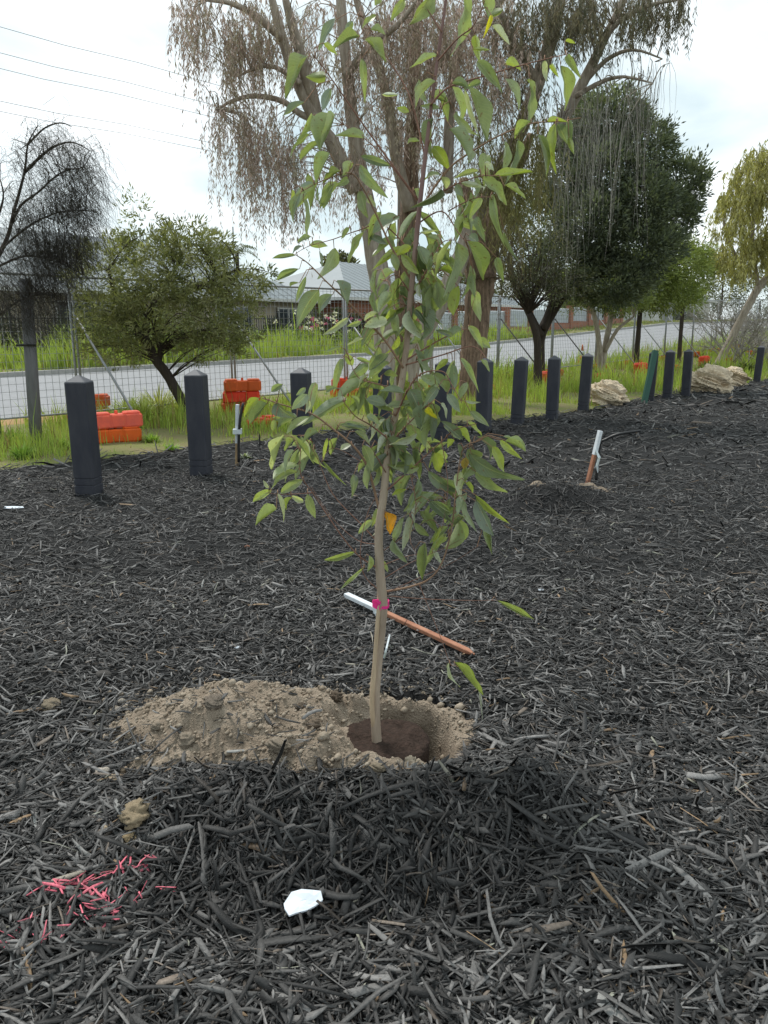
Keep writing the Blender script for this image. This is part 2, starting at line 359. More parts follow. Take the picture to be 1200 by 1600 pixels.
def ground_z(X, Y):
    s, n = to_sn(X, Y); e = edge_n(s)
    z = terr(X, Y) + .1 * sstep(22.05, 22.3, n) + .03 * fbm(X * .8, Y * .8, 61, 3) * sstep(6, 8, n)
    z = z - .16 * (1 - sstep(e - .35, e + .1, n)) - .06 * ((n > 13.85) & (n < 22.1))
    return z - 0.25 * (np.hypot(X, Y - 2.5) < 1.6)
g = grid('ground', axis([(-300, -40, 20), (-40, -8, 1.2), (-8, 45, .35), (45, 120, 3), (120, 620, 25)]),
         axis([(-80, -10, 10), (-10, 5.5, 1.0), (5.5, 13.8, .22), (13.8, 14.4, .2), (14.4, 21.8, .8), (21.8, 22.6, .1), (22.6, 34, .5), (34, 90, 4), (90, 600, 30)]),
         ground_z, M['earth'], world=snw)
tag(g, kind='structure')
rd = grid('road', axis([(-60, 120, 1.0), (120, 400, 10)]), axis([(14, 22.2, .5)]), lambda X, Y: terr(X, Y) + .004 + .006 * fbm(X * .5, Y * .5, 9, 2), M['road'], world=snw); tag(rd, kind='structure')
def strip(name, n0, n1, s0, s1, zt, m, st=1.0, depth=.25):
    ss = np.arange(s0, s1 + .01, st); V = []; F = []
    for s in ss:
        for n, dz in ((n0, -depth), (n0, zt - .015), (n0 + .02, zt), (n1, zt), (n1, -depth)):
            p = sn(s, n); V.append((p.x, p.y, tz(p) + dz))
    for i in range(len(ss) - 1):
        for k in range(4): F.append((i * 5 + k, (i + 1) * 5 + k, (i + 1) * 5 + k + 1, i * 5 + k + 1))
    return np_obj(name, np.array(V), np.array(F), m)
tag(strip('kerb', 22.0, 22.18, -60, 200, .13, M['kerb']), kind='structure')
tag(strip('kerb', 13.82, 14.0, -60, 200, .02, M['kerb']), kind='structure')
tag(grid('sand_strip', axis([(-30, 8.2, .4)]), axis([(12.7, 13.8, .1)]), lambda X, Y: terr(X, Y) + .03 + .02 * fbm(X * 1.2, Y * 1.2, 71, 3) - .08 * sstep(6.3, 8.1, to_sn(X, Y)[0]) - .06 * (1 - sstep(12.7, 12.95, to_sn(X, Y)[1])), M['orange_sand'], world=snw), kind='structure')

def mulch_z(X, Y):
    s, n = to_sn(X, Y); e = edge_n(s)
    return np.where(sandbox(X, Y), np.where(hm2(X, Y) < hsand(X, Y) - .02, hsand(X, Y) - .06, hm2(X, Y)), hm2(X, Y)) - .2 * sstep(e - .1, e + .35, n)
mulch = grid('mulch_bed', axis([(-9, -2, .35), (-2, -1.3, .06), (-1.3, 1.2, .019), (1.2, 2.6, .06), (2.6, 45, .35)]),
             axis([(-3, 1, .35), (1.0, 3.6, .019), (3.6, 8.4, .06), (8.4, 45, .35)]), mulch_z, M['mulch'],
             keep=lambda X, Y: to_sn(X, Y)[1] < edge_n(to_sn(X, Y)[0]) + .6)
tag(mulch, kind='structure')
sand = grid('sand_heap', axis([(-1.35, .8, .010)]), axis([(1.95, 3.5, .010)]), hsand, M['sand'],
            keep=lambda X, Y: hsand(X, Y) > hm2(X, Y) - .05)
tag(sand, 'pile of loose tan sand dug from the hole, spread round the sapling', 'sand pile')

# ------------------------------------------------------------------ wood chips
def normals(X, Y, f):
    e = .012; a = (f(X + e, Y) - f(X - e, Y)) / (2 * e); b = (f(X, Y + e) - f(X, Y - e)) / (2 * e)
    n = np.stack([-a, -b, np.ones_like(a)], -1); return n / np.linalg.norm(n, axis=1, keepdims=True)
def chip_geo(pos, nrm, yaw, pitch, L, W, T, bend, rings):
    N = len(L); t = np.stack([np.cos(yaw), np.sin(yaw), 0 * yaw], -1); t = t - nrm * (t * nrm).sum(1, keepdims=True); t /= np.linalg.norm(t, axis=1, keepdims=True)
    t2 = t * np.cos(pitch)[:, None] + nrm * np.sin(pitch)[:, None]; n2 = nrm * np.cos(pitch)[:, None] - t * np.sin(pitch)[:, None]
    b = np.cross(n2, t2); roll = R.normal(0, .42, N)[:, None]; b, n2 = b * np.cos(roll) + n2 * np.sin(roll), n2 * np.cos(roll) - b * np.sin(roll)
    us = np.linspace(-.5, .5, rings); V = np.zeros((N, rings, 4, 3)); side = R.normal(0, .06, N)
    for k, u in enumerate(us):
        endk = R.uniform(.35, 1.05, N) if k in (0, rings - 1) else R.uniform(.8, 1.15, N)
        c = pos + t2 * (L * (u + (R.uniform(-.05, .05, N) if 0 < k < rings - 1 else 0)))[:, None] + n2 * (bend * (4 * u * u - .5))[:, None] + b * (side * L * 4 * u * u)[:, None]
        hw = (W * endk / 2)[:, None]; ht = (T * (endk * .4 + .6) / 2)[:, None]
        sk = (R.uniform(-.5, .5, N) * W * 1.6)[:, None] * t2 if k in (0, rings - 1) else 0
        V[:, k, 0] = c - b * hw - n2 * ht - sk; V[:, k, 1] = c + b * hw - n2 * ht + sk
        V[:, k, 2] = c + b * hw * .9 + n2 * ht + sk; V[:, k, 3] = c - b * hw * .9 + n2 * ht - sk
    fs = [(k * 4 + q, (k + 1) * 4 + q, (k + 1) * 4 + (q + 1) % 4, k * 4 + (q + 1) % 4) for k in range(rings - 1) for q in range(1 if rings < 6 else 0, 4)]
    if rings > 2: fs += [(0, 1, 2, 3), ((rings - 1) * 4 + 3, (rings - 1) * 4 + 2, (rings - 1) * 4 + 1, (rings - 1) * 4)]
    F = (np.arange(N) * rings * 4)[:, None, None] + np.array(fs)[None]
    return V.reshape(-1, 3), F.reshape(-1, 4)
def chip_cols(N, light=1.0):
    v = np.exp(R.normal(math.log(.051), .95, N)); v = np.clip(v, .010, .22) * light
    c = np.stack([v * 1.04, v * 1.0, v * .96], -1)
    k = R.rand(N) < .06; c[k] *= np.array([1.25, 1.05, .88]); c[k] = np.minimum(c[k] * 1.3, .3)
    k = R.rand(N) < .006; c[k] = np.array([.30, .20, .115]) * R.uniform(.6, 1.2, (k.sum(), 1))
    k = R.rand(N) < .004; c[k] = np.array([.30, .295, .28]) * R.uniform(.6, 1.1, (k.sum(), 1))
    return c
# spray-painted strokes on the mulch (photo pixels), each with a half width in metres
STROKES = [([(62, 1404), (120, 1390), (180, 1372), (248, 1358)], .014), ([(128, 1385), (150, 1412), (138, 1440)], .013), ([(160, 1408), (172, 1432), (172, 1462)], .013),
           ([(-8, 1484), (25, 1468), (50, 1446)], .010), ([(48, 1490), (70, 1480), (82, 1458)], .010), ([(205, 1416), (240, 1404), (272, 1400)], .008), ([(120, 1400), (112, 1440), (108, 1460)], .006)]
SPTS = []
for pts, hw in STROKES:
    q = [on(*p) for p in pts]
    for a, b in zip(q[:-1], q[1:]):
        for k in range(9): SPTS.append((*(a.lerp(b, k / 9))[:2], hw))
SPTS = np.array(SPTS)
def painted(x, y):
    d = np.hypot(x[:, None] - SPTS[None, :, 0], y[:, None] - SPTS[None, :, 1]) / SPTS[None, :, 2]
    return d.min(1)
def turned_shade(X, Y):      # newly turned mulch of two heaps; undercut bank's shade painted into chip colour
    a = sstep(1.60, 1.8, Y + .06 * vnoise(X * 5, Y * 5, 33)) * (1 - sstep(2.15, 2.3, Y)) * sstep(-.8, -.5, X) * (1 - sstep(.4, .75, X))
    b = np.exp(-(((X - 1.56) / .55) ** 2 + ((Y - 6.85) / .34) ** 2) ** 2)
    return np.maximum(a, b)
def scatter(Y0, Y1, dens, Ls, Ws, rings, margin=False):
    area_n = int(dens * .545 * 2 * (Y1 ** 2 - Y0 ** 2) / 2 * 1.12)
    Y = np.sqrt(R.uniform(Y0 ** 2, Y1 ** 2, area_n)); X = R.uniform(-.56, .56, area_n) * Y * 1.12
    if margin:            # outside the first view, so the bed goes on when one steps aside
        area_n = int(dens * 2 * 1.1 * (Y1 - Y0)); Y = R.uniform(Y0, Y1, area_n); X = (.62 * Y + 1.1 * R.rand(area_n)) * R.choice([-1, 1], area_n)
        if Y1 < 1.2: area_n = int(dens * (Y1 - Y0) * 3.4); Y = R.uniform(Y0, Y1, area_n); X = R.uniform(-1.7, 1.7, area_n)
    s, n = to_sn(X, Y); k = n < edge_n(s) + .05 - .3 * R.rand(area_n) ** 2
    Xa, Ya = X[k], Y[k]; sb = sandbox(Xa, Ya); sh = np.where(sb, hsand(Xa, Ya), -9.); mh = hm2(Xa, Ya)
    onS = sh > mh + .003
    keep = ~onS | ((R.rand(len(Xa)) < .05 + .35 * sstep(.035, .0, sh - mh)) & (np.hypot(Xa - HC[0], Ya - HC[1]) > .31))
    Xa, Ya = Xa[keep], Ya[keep]; N = len(Xa); sb = sandbox(Xa, Ya); zz = np.maximum(np.where(sb, hsand(Xa, Ya), -9.), hm2(Xa, Ya))
    nr = normals(Xa, Ya, hmul); slope = np.hypot(nr[:, 0], nr[:, 1]); down = np.arctan2(nr[:, 1], nr[:, 0])
    yaw = R.uniform(0, 2 * math.pi, N); al = (R.rand(N) < .4) & (slope > .22); yaw[al] = down[al] + R.normal(0, .6, al.sum())
    L = np.exp(R.normal(math.log(Ls), .5, N)); L = np.clip(L, Ls * .3, Ls * 3.2); W = np.clip(np.exp(R.normal(math.log(Ws), .45, N)), Ws * .35, Ws * 2.1); W = np.minimum(W, L * .26)
    T = np.clip(W * R.uniform(.12, .34, N), .0010, .005); pitch = R.normal(0, .19, N) + np.where(R.rand(N) < .07, R.normal(0, .4, N), 0)
    z = zz + R.uniform(-.006, .022, N) + np.abs(np.sin(pitch)) * L * .25
    return np.stack([Xa, Ya, z], -1), nr, yaw, pitch, L, W, T, R.normal(0, .022, N) * L, rings
Vs, Fs, Cs = [], [], []; base = 0; PV, PF, PC = [], [], []; pbase = 0
for spec in [(1.15, 2.7, 7600, .046, .0060, 3), (1.15, 2.7, 1900, .082, .0108, 4), (2.7, 4.6, 3600, .050, .0068, 3), (4.6, 8.5, 1250, .060, .009, 2), (8.5, 16, 170, .10, .022, 2), (16, 30, 42, .17, .04, 2),
             (1.15, 3.2, 3000, .055, .0095, 2, True), (3.2, 9, 1000, .075, .013, 2, True), (.2, 1.15, 2600, .055, .0095, 2, True)]:
    a = scatter(*spec); col = chip_cols(len(a[4])) * (1 - .62 * turned_shade(a[0][:, 0], a[0][:, 1]))[:, None] * (1.0 if spec[0] < 4 else .8 if spec[0] < 8 else .7)
    if spec[0] < 2 and len(spec) < 7:
        d = painted(a[0][:, 0], a[0][:, 1]); pk = (d + R.normal(0, .25, len(d)) < 1.0) & (a[5] < .0085) & (a[4] < .085) & (R.rand(len(d)) < .9)
    else: pk = np.zeros(len(col), bool)
    b = [q[pk] if isinstance(q, np.ndarray) else q for q in a]; a = [q[~pk] if isinstance(q, np.ndarray) else q for q in a]
    V, F = chip_geo(*a); Vs.append(V); Fs.append(F + base); base += len(V); Cs.append(np.repeat(col[~pk], spec[5] * 4, 0))
    if pk.any():
        b[0][:, 2] += .012; V, F = chip_geo(*b); k = R.uniform(.35, 1.1, (pk.sum(), 1)); pc = np.array([.85, .17, .235]) * k + .05 * R.rand(pk.sum(), 1)
        PV.append(V); PF.append(F + pbase); pbase += len(V); PC.append(np.repeat(pc, spec[5] * 4, 0))
o = np_obj('wood_chips', np.concatenate(Vs), np.concatenate(Fs), M['chip'], mulch, col=np.concatenate(Cs)); tag(o, kind='stuff')
o = np_obj('paint_mark', np.concatenate(PV), np.concatenate(PF), M['chip'], col=np.concatenate(PC))
tag(o, 'pink spray-painted strokes across the black wood chips', 'paint mark')
# the largest chips, each one a piece of its own
protos = []
for k in range(14):
    n = 1; V, F = chip_geo(np.zeros((1, 3)), np.array([[0, 0, 1.]]), np.array([0.]), np.array([0.]), np.array([1.]), np.array([R.uniform(.06, .13)]), np.array([R.uniform(.014, .03)]), R.normal(0, .03, 1), 6)
    V[:, 1:] += R.normal(0, .005, V[:, 1:].shape)
    protos.append(np_mesh('wood_chip', V, F, M['chip'], col=np.ones((len(V), 3))))
cnt = 0
while cnt < 290:
    Y = math.sqrt(random.uniform(1.3 ** 2, 2.9 ** 2)); X = random.uniform(-.55, .55) * Y * 1.08
    if sandbox(X, Y) and hsand(X, Y) > hm2(X, Y) - .004: continue
    if painted(np.array([X]), np.array([Y]))[0] < 3.2 or math.hypot(X - on(474, 1434).x, Y - on(474, 1434).y) < .09: continue
    nr = normals(np.array([X]), np.array([Y]), hmul)[0]; sl = math.hypot(nr[0], nr[1])
    yaw = random.uniform(0, 6.283) if (sl < .2 or random.random() < .3) else math.atan2(nr[1], nr[0]) + random.gauss(0, .35)
    L = random.uniform(.07, .145) if random.random() < .75 else random.uniform(.14, .2)
    q = Vector((0, 0, 1)).rotation_difference(Vector(nr)) @ Matrix.Rotation(yaw, 3, 'Z').to_quaternion() @ Matrix.Rotation(random.gauss(0, .10), 3, 'Y').to_quaternion()
    o = link(bpy.data.objects.new('wood_chip', random.choice(protos)), mulch)
    k = random.uniform(.6, .95); o.location = (X, Y, float(hm2(X, Y)) + .014 + L * .02); o.rotation_mode = 'QUATERNION'; o.rotation_quaternion = q; o.scale = (L, L * k * 1.0, L * k)
    c = chip_cols(1)[0] * (1 - .62 * float(turned_shade(X, Y))); o.color = (*c, 1); cnt += 1

# ------------------------------------------------------------------ clods, stones, crumbs
def blob_mesh(name, m, seed, sub=2, amp=.25, freq=2.2, flat=.7, ridged=0):
    import bmesh
    bm = bmesh.new(); bmesh.ops.create_icosphere(bm, subdivisions=sub, radius=1)
    for v in bm.verts:
        p = v.co.copy(); d = 0; f = freq; a = amp
        for k in range(4 if sub > 3 else 3):
            n = float(vnoise(p.x * f + p.z * 1.7 * f, p.y * f - p.z * 1.3 * f, seed + k)); d += a * (-(abs(n) * 2 - .6) if ridged else n); a *= .52; f *= 2.1
        v.co = p * (1 + d); v.co.z *= flat
    me = bpy.data.meshes.new(name); bm.to_mesh(me); bm.free(); me.materials.append(m)
    if sub > 2: me.polygons.foreach_set('use_smooth', [True] * len(me.polygons))
    return me
CL = [blob_mesh('clod', M['clod'], 100 + k, 4, .28, 2.9, .75) for k in range(5)]
def clod(name, x, y, r, me, label, cat, color=(1, 1, 1, 1), group=None, sink=.35):
    p = on(x, y); o = link(bpy.data.objects.new(name, me)); o.location = p + Vector((0, 0, r * .7 * (1 - sink * 2) + 0.004)); o.scale = (r * random.uniform(.9, 1.25), r, r * random.uniform(.8, 1.1)); o.rotation_euler = (random.uniform(-.3, .3), random.uniform(-.3, .3), random.uniform(0, 6.28)); o.color = color
    return tag(o, label, cat, group)
clod('sand_clod', 437, 1168, .034, CL[0], 'upright pale sand clod on the front slope of the sand pile', 'clod')
clod('sand_clod', 334, 1100, .030, CL[1], 'rounded grey-brown clod near the top of the sand pile', 'clod', (.75, .75, .78, 1))
clod('sand_clod', 294, 1160, .030, CL[2], 'flattish sand clod low on the front of the sand pile', 'clod')
clod('sand_clod', 246, 1138, .022, CL[3], 'small clod on the shallow end of the sand pile away from the hole', 'clod')
clod('sand_clod', 490, 1135, .024, CL[4], 'brown clod at the edge of the planting hole beside the sand pile', 'clod', (.7, .66, .64, 1))
clod('sand_clod', 525, 1092, .026, CL[1], 'dark soil clod behind the planting hole', 'clod', (.5, .47, .46, 1))
clod('sand_clod', 470, 1108, .022, CL[2], 'dark soil clod between sand pile and planting hole', 'clod', (.45, .43, .42, 1))
clod('sand_clod', 590, 1205, .026, CL[0], 'crumbly sand clod on the rim in front of the root ball', 'clod', (1.05, 1.05, 1, 1))
clod('sand_clod', 640, 1190, .022, CL[3], 'pale clod on the rim in front of the hole, beside the crumbly clod', 'clod', (1.15, 1.2, 1.2, 1))
clod('sand_clod', 214, 1278, .045, CL[4], 'crumbling yellowish sand lump lying alone among the chips', 'clod', (1.15, 1.1, .95, 1))
clod('sand_clod', 206, 1312, .022, CL[2], 'small yellow sand lump just before the crumbling lump', 'clod', (1.25, 1.15, .9, 1))
clod('sand_clod', 80, 1108, .036, CL[0], 'low sand lump lying on the mulch apart from the pile', 'clod', (.9, .9, .85, 1))
PB = [blob_mesh('stone', M['pebble'], 200 + k, 3, .22, 1.3, .7) for k in range(4)]
STN = [(160, 1212, .024, 'pale grey stone at the foot of the sand pile', (1.5, 1.45, 1.4, 1)), (178, 1222, .020, 'tan stone touching the pale stone at the sand pile foot', (1.1, .95, .75, 1)), (192, 1208, .015, 'small brown stone behind the tan stone', (.9, .75, .6, 1)),
       (190, 1100, .017, 'smooth grey pebble on the mulch behind the sand pile foot', (1, .97, .92, 1)), (186, 1112, .015, 'flat grey pebble just below the smooth pebble', (.85, .82, .8, 1)), (163, 1060, .030, 'dark angular stone on the mulch beyond the pebbles', (.22, .22, .23, 1)),
       (167, 1298, .013, 'small tan pebble beside the crumbling sand lump', (1.1, .95, .75, 1)), (44, 1216, .011, 'small white pebble alone on the mulch', (1.9, 1.9, 1.85, 1)), (118, 1368, .010, 'tiny brown pebble behind the pink paint mark', (.8, .7, .6, 1)),
       (908, 1462, .008, 'tiny cream pebble deep among the foreground chips', (1.8, 1.6, 1.2, 1)), (1155, 1538, .009, 'cream wood crumb beside long dark chips', (1.7, 1.55, 1.2, 1)), (924, 1322, .008, 'amber pebble among the chips right of the white scrap', (1.3, .95, .45, 1)),
       (852, 1280, .010, 'bright white shell fragment on the dark mulch bank', (2.1, 2.1, 2.1, 1)), (885, 1362, .010, 'white angular fragment below the shell fragment', (2.0, 2.0, 2.0, 1))]
for k, (x, y, r, lab, c) in enumerate(STN): clod('stone', x, y, r, PB[k % 4], lab, 'stone', c, sink=.2)
# sand crumbs too small to count
crm = blob_mesh('c', None, 300, 1, .3, 1.5, .8); cv = np.array([v.co for v in crm.vertices]); cf = np.array([list(p.vertices) for p in crm.polygons]); bpy.data.meshes.remove(crm)
N = 4200; X = R.uniform(-1.25, .7, N * 6); Y = R.uniform(2.1, 3.3, N * 6); k = (hsand(X, Y) > hm2(X, Y) - .022 - .04 * R.rand(len(X)) ** 3) & (np.hypot(X - BALL[0], Y - BALL[1]) > .19); X = X[k][:N]; Y = Y[k][:N]; N = len(X)
r = np.exp(R.normal(math.log(.0045), .5, N)); z = np.maximum(hsand(X, Y), hm2(X, Y)) + r * .3
V = np.stack([X, Y, z], -1)[:, None] + cv[None] * r[:, None, None] * R.uniform(.7, 1.2, (N, 1, 3)); F = cf[None] + (np.arange(N) * len(cv))[:, None, None]
o = np_obj('sand_crumbs', V.reshape(-1, 3), F.reshape(-1, 3), M['clod'], sand); tag(o, kind='stuff')
# second hole's sand
def patch(name, cx, cy, rx, ry, h, label):
    xs = np.linspace(-1.3, 1.3, 36); X, Y = np.meshgrid(xs, xs, indexing='ij'); rr = X ** 2 + Y ** 2
    A = cx + X * rx; B = cy + Y * ry; Z = hmul(A, B) + .030 + h * (np.exp(-1.6 * rr) - .32) * (1 + .5 * fbm(A * 8, B * 8, 91, 3)) + .016 * fbm(A * 20, B * 20, 92, 2)
    ny = 36; i, j = np.meshgrid(np.arange(35), np.arange(35), indexing='ij'); i = i.ravel(); j = j.ravel(); F = np.stack([i * ny + j, (i + 1) * ny + j, (i + 1) * ny + j + 1, i * ny + j + 1], -1)
    return tag(np_obj(name, np.stack([A, B, Z], -1).reshape(-1, 3), F, M['sand'], smooth=True), label, 'sand pile')
p = gp(846, 757, .08); patch('sand_heap', p.x, p.y, .20, .11, .065, 'small patch of grey sand on the far mulch mound')
p = gp(915, 760, .05); patch('sand_heap', p.x, p.y, .20, .11, .065, 'little sand patch at the foot of the standing marker stake')

# white scrap
p0 = on(474, 1434); me_v = []; ol = [(-.040, -.022), (-.046, .004), (-.030, .026), (-.006, .031), (.020, .034), (.040, .028), (.046, .010), (.030, -.004), (.012, -.018), (-.012, -.030), (-.028, -.038)]
mb = MB()
top_v = []; n = len(ol); rings = [1.0, .6, .22]
for zoff in (.004, .0):
    for rr in rings:
        for x, y in ol: me_v.append((x * rr, y * rr, zoff + .010 * float(vnoise(x * rr * 40, y * rr * 40, 4)) + .16 * y * rr))
fs = []
for L in range(2):
    b = L * n * 3
    for q in range(2):
        for k in range(n): f = (b + q * n + k, b + q * n + (k + 1) % n, b + (q + 1) * n + (k + 1) % n, b + (q + 1) * n + k); fs.append(f)
    fs.append(tuple(b + 2 * n + k for k in range(n)))
for k in range(n): fs.append((k, (k + 1) % n, 3 * n + (k + 1) % n, 3 * n + k))
mb.add(me_v, fs); o = mb.build('paper_scrap', M['cloth']); o.location = p0 + Vector((0, 0, .044)); o.scale = (1.15, 1.15, 1.1); tag(o, 'torn white paper scrap lying at the foot of the mulch bank', 'scrap')
for x, y, a, L, lab in [(371, 1017, .4, .03, 'small white torn scrap on the mulch behind the sand pile'), (22, 796, .5, .16, 'long pale splinter of wood on mulch near the leaning grey post'), (845, 540 + 386, .3, .035, 'small cream scrap of leaf beyond the lone drooping leaf')]:
    p = on(x, y); mb = MB(); w2 = L * .28 if L < .1 else L * .14
    mb.prism([(-L / 2, -w2), (-L * .1, -w2 * 1.1), (L / 2, -w2 * .3), (L * .45, w2 * .8), (0, w2), (-L * .45, w2 * .7)], 0, .005, .001); o = mb.build('scrap', M['cloth']); o.location = p + Vector((0, 0, .016)); o.rotation_euler = (.25, .12, a); tag(o, lab, 'scrap')
p = on(386, 857); mb = MB(); mb.tube([(-.02, 0, 0), (0, .004, .006), (.02, 0, .004)], [.004, .009, .003], 6); o = mb.build('dead_leaf', M['red_wood']); o.location = p + Vector((0, 0, .012)); tag(o, 'small curled rust-brown dead leaf on the black mulch', 'leaf')

# ================================================================== SAPLING
TY = 2.64
trunk_px = [(590, 1160), (586, 1100), (590, 1040), (595, 985), (598, 945), (594, 895), (592, 830), (600, 770), (607, 700), (620, 640), (632, 570), (640, 480), (648, 400), (657, 310), (668, 215), (680, 120), (694, 20), (706, -70), (712, -130)]
tr_r = [.0200, .0178, .0176, .0180, .0184, .0165, .0150, .0140, .0125, .0115, .0108, .0098, .0088, .0078, .0066, .0055, .0044, .0034, .0022]
sap = empty('sapling', gp(590, 1160), 0, 'young gum sapling with broad green leaves in the planting hole', 'sapling')
inv = Matrix.Translation(-sap.location)
off = lambda P: [Vector(p) - sap.location for p in P]
bt = top(BALL[0], BALL[1])
TP = [pd(x, y, TY + .02 * math.sin(i * .9)) for i, (x, y) in enumerate(trunk_px)]
TP[0].z -= .05
sp = smooth_path(off(TP), 5); rr = [float(v) for v in np.interp(np.linspace(0, len(tr_r) - 1, len(sp)), range(len(tr_r)), tr_r)]
mb = MB()
mb.tube(sp, rr, 12, .035)
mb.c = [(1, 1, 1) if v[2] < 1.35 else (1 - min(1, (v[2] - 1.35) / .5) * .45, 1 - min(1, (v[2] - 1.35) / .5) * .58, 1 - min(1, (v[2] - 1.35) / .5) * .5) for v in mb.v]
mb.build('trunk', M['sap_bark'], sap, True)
# second thin stem joined to the foot
mb = MB(); mb.col = (1.25, 1.2, 1.05)
st2 = off([pd(586, 1150, TY + .012), pd(581, 1100, TY - .012), pd(585, 1040, TY - .016), pd(589, 985, TY - .018), pd(592, 945, TY - .016), pd(592, 900, TY - .002)])
mb.tube(smooth_path(st2, 4), [.009] * 8 + [.0075] * 13, 8, .04); mb.build('stem', M['sap_bark'], sap, True)
BR = [  # pixel path, depth offset of the tip, base radius
    ([(672, 165), (700, 137), (745, 122), (800, 106), (850, 93), (888, 84)], -.10, .0042),
    ([(657, 325), (700, 265), (740, 235), (780, 212), (830, 193), (870, 190), (908, 184)], -.16, .0048),
    ([(655, 318), (620, 270), (580, 225), (530, 190)], .12, .004),
    ([(644, 440), (612, 387), (590, 340), (566, 292), (545, 270), (500, 284), (470, 300)], -.14, .0048),
    ([(648, 400), (600, 352), (560, 360), (520, 374), (484, 384), (462, 396)], .16, .0032),
    ([(630, 575), (600, 530), (570, 500), (540, 468), (510, 440), (482, 412), (462, 398)], -.18, .0052),
    ([(636, 562), (680, 535), (722, 515), (745, 520)], .14, .0042),
    ([(634, 570), (690, 555), (738, 541), (760, 560)], -.12, .0042),
    ([(618, 650), (650, 590), (690, 580), (705, 600), (722, 630)], -.2, .004),
    ([(592, 795), (576, 735), (555, 700), (520, 670), (486, 646), (450, 635), (410, 622)], -.22, .0062),
    ([(594, 890), (560, 868), (530, 832), (490, 772), (470, 742), (470, 700)], -.16, .0042),
    ([(593, 850), (565, 820), (520, 772), (496, 716), (480, 690)], .06, .0032),
    ([(490, 770), (458, 772), (434, 772), (415, 770)], -.2, .0022),
    ([(598, 925), (640, 917), (670, 905), (690, 880), (705, 830), (712, 770), (722, 705), (742, 690)], -.2, .0056),
    ([(598, 930), (650, 935), (720, 938), (776, 938)], -.14, .0024),
    ([(655, 913), (670, 950), (690, 1000), (703, 1036), (712, 1040)], -.16, .0022),
    ([(600, 770), (640, 735), (665, 712), (690, 690), (710, 672), (745, 662)], -.12, .0045),
    ([(596, 925), (570, 900), (563, 860), (575, 800), (596, 765)], -.05, .003),
    ([(664, 245), (640, 150), (600, 82), (562, 18)], .2, .0042),
    ([(657, 318), (575, 205), (510, 112), (488, 85)], -.1, .0044),
    ([(684, 95), (715, 60), (740, 40), (758, 0)], -.14, .0038),
    ([(690, 50), (665, 10), (640, -30)], .1, .0034),
    ([(668, 230), (690, 170), (706, 128)], -.15, .003),
    ([(655, 320), (690, 300), (720, 285), (752, 275), (775, 275)], -.2, .0042),
    ([(652, 350), (690, 330), (715, 362), (728, 378)], -.22, .0036),
    ([(640, 470), (668, 420), (690, 380), (712, 375)], -.1, .0036),
    ([(642, 460), (620, 430), (600, 440)], -.14, .0032),
    ([(700, 330), (740, 310), (770, 308)], -.25, .0026),
    ([(612, 690), (580, 665), (555, 650), (535, 625)], -.16, .004),
    ([(612, 690), (640, 660), (660, 640), (672, 630)], -.2, .0036),
    ([(600, 860), (640, 832), (672, 812), (690, 826)], -.15, .0026),
    ([(626, 610), (590, 600), (560, 590), (545, 560)], .12, .0036),
    ([(604, 740), (580, 700), (572, 690)], -.16, .003),
    ([(598, 905), (640, 880), (690, 858), (722, 842)], -.1, .0022), ([(600, 928), (650, 905), (705, 880), (752, 850)], -.22, .0022), ([(594, 885), (640, 868), (672, 868)], .08, .002), ([(596, 850), (560, 845), (520, 810), (486, 760)], .1, .0024), ([(566, 722), (520, 700), (498, 730)], -.2, .002), ([(640, 735), (650, 790), (640, 840), (660, 880)], -.2, .0022), ([(690, 690), (700, 760), (690, 830)], -.16, .0022),
]
samples = [(x, y, TY, i / 10) for (x, y), i in zip(trunk_px[4:], range(99))]
for i in range(4, len(trunk_px) - 1):
    for k in range(6): samples.append((trunk_px[i][0] * (1 - k / 6) + trunk_px[i + 1][0] * k / 6, trunk_px[i][1] * (1 - k / 6) + trunk_px[i + 1][1] * k / 6, TY, 0))
for px, d, r0 in BR:
    base_d = min(samples, key=lambda s: (s[0] - px[0][0]) ** 2 + (s[1] - px[0][1]) ** 2)[2]
    base_d = base_d if math.hypot(*(np.array(min(samples, key=lambda s: (s[0] - px[0][0]) ** 2 + (s[1] - px[0][1]) ** 2)[:2]) - px[0])) < 14 else TY
    n = len(px); P = []
    for i, (x, y) in enumerate(px):
        Yd = base_d + (TY + d - base_d) * (i / (n - 1)); P.append(pd(x, y, Yd))
    P = smooth_path(off(P), 5); mb = MB(); m_ = len(P)
    mb.col = (.62, .42, .40) if r0 < .0046 else (.75, .6, .52)
    mb.tube(P, [r0 * .78 * (1 - .66 * k / (m_ - 1)) for k in range(m_)], 6, .05); mb.build('branch', M['sap_bark'], sap, True)
    for i in range(n - 1):
        for k in range(7):
            t = (i + k / 7) / (n - 1); Yd = base_d + (TY + d - base_d) * t
            samples.append((px[i][0] * (1 - k / 7) + px[i + 1][0] * k / 7, px[i][1] * (1 - k / 7) + px[i + 1][1] * k / 7, Yd, 1))
SMP = np.array([s[:3] for s in samples])
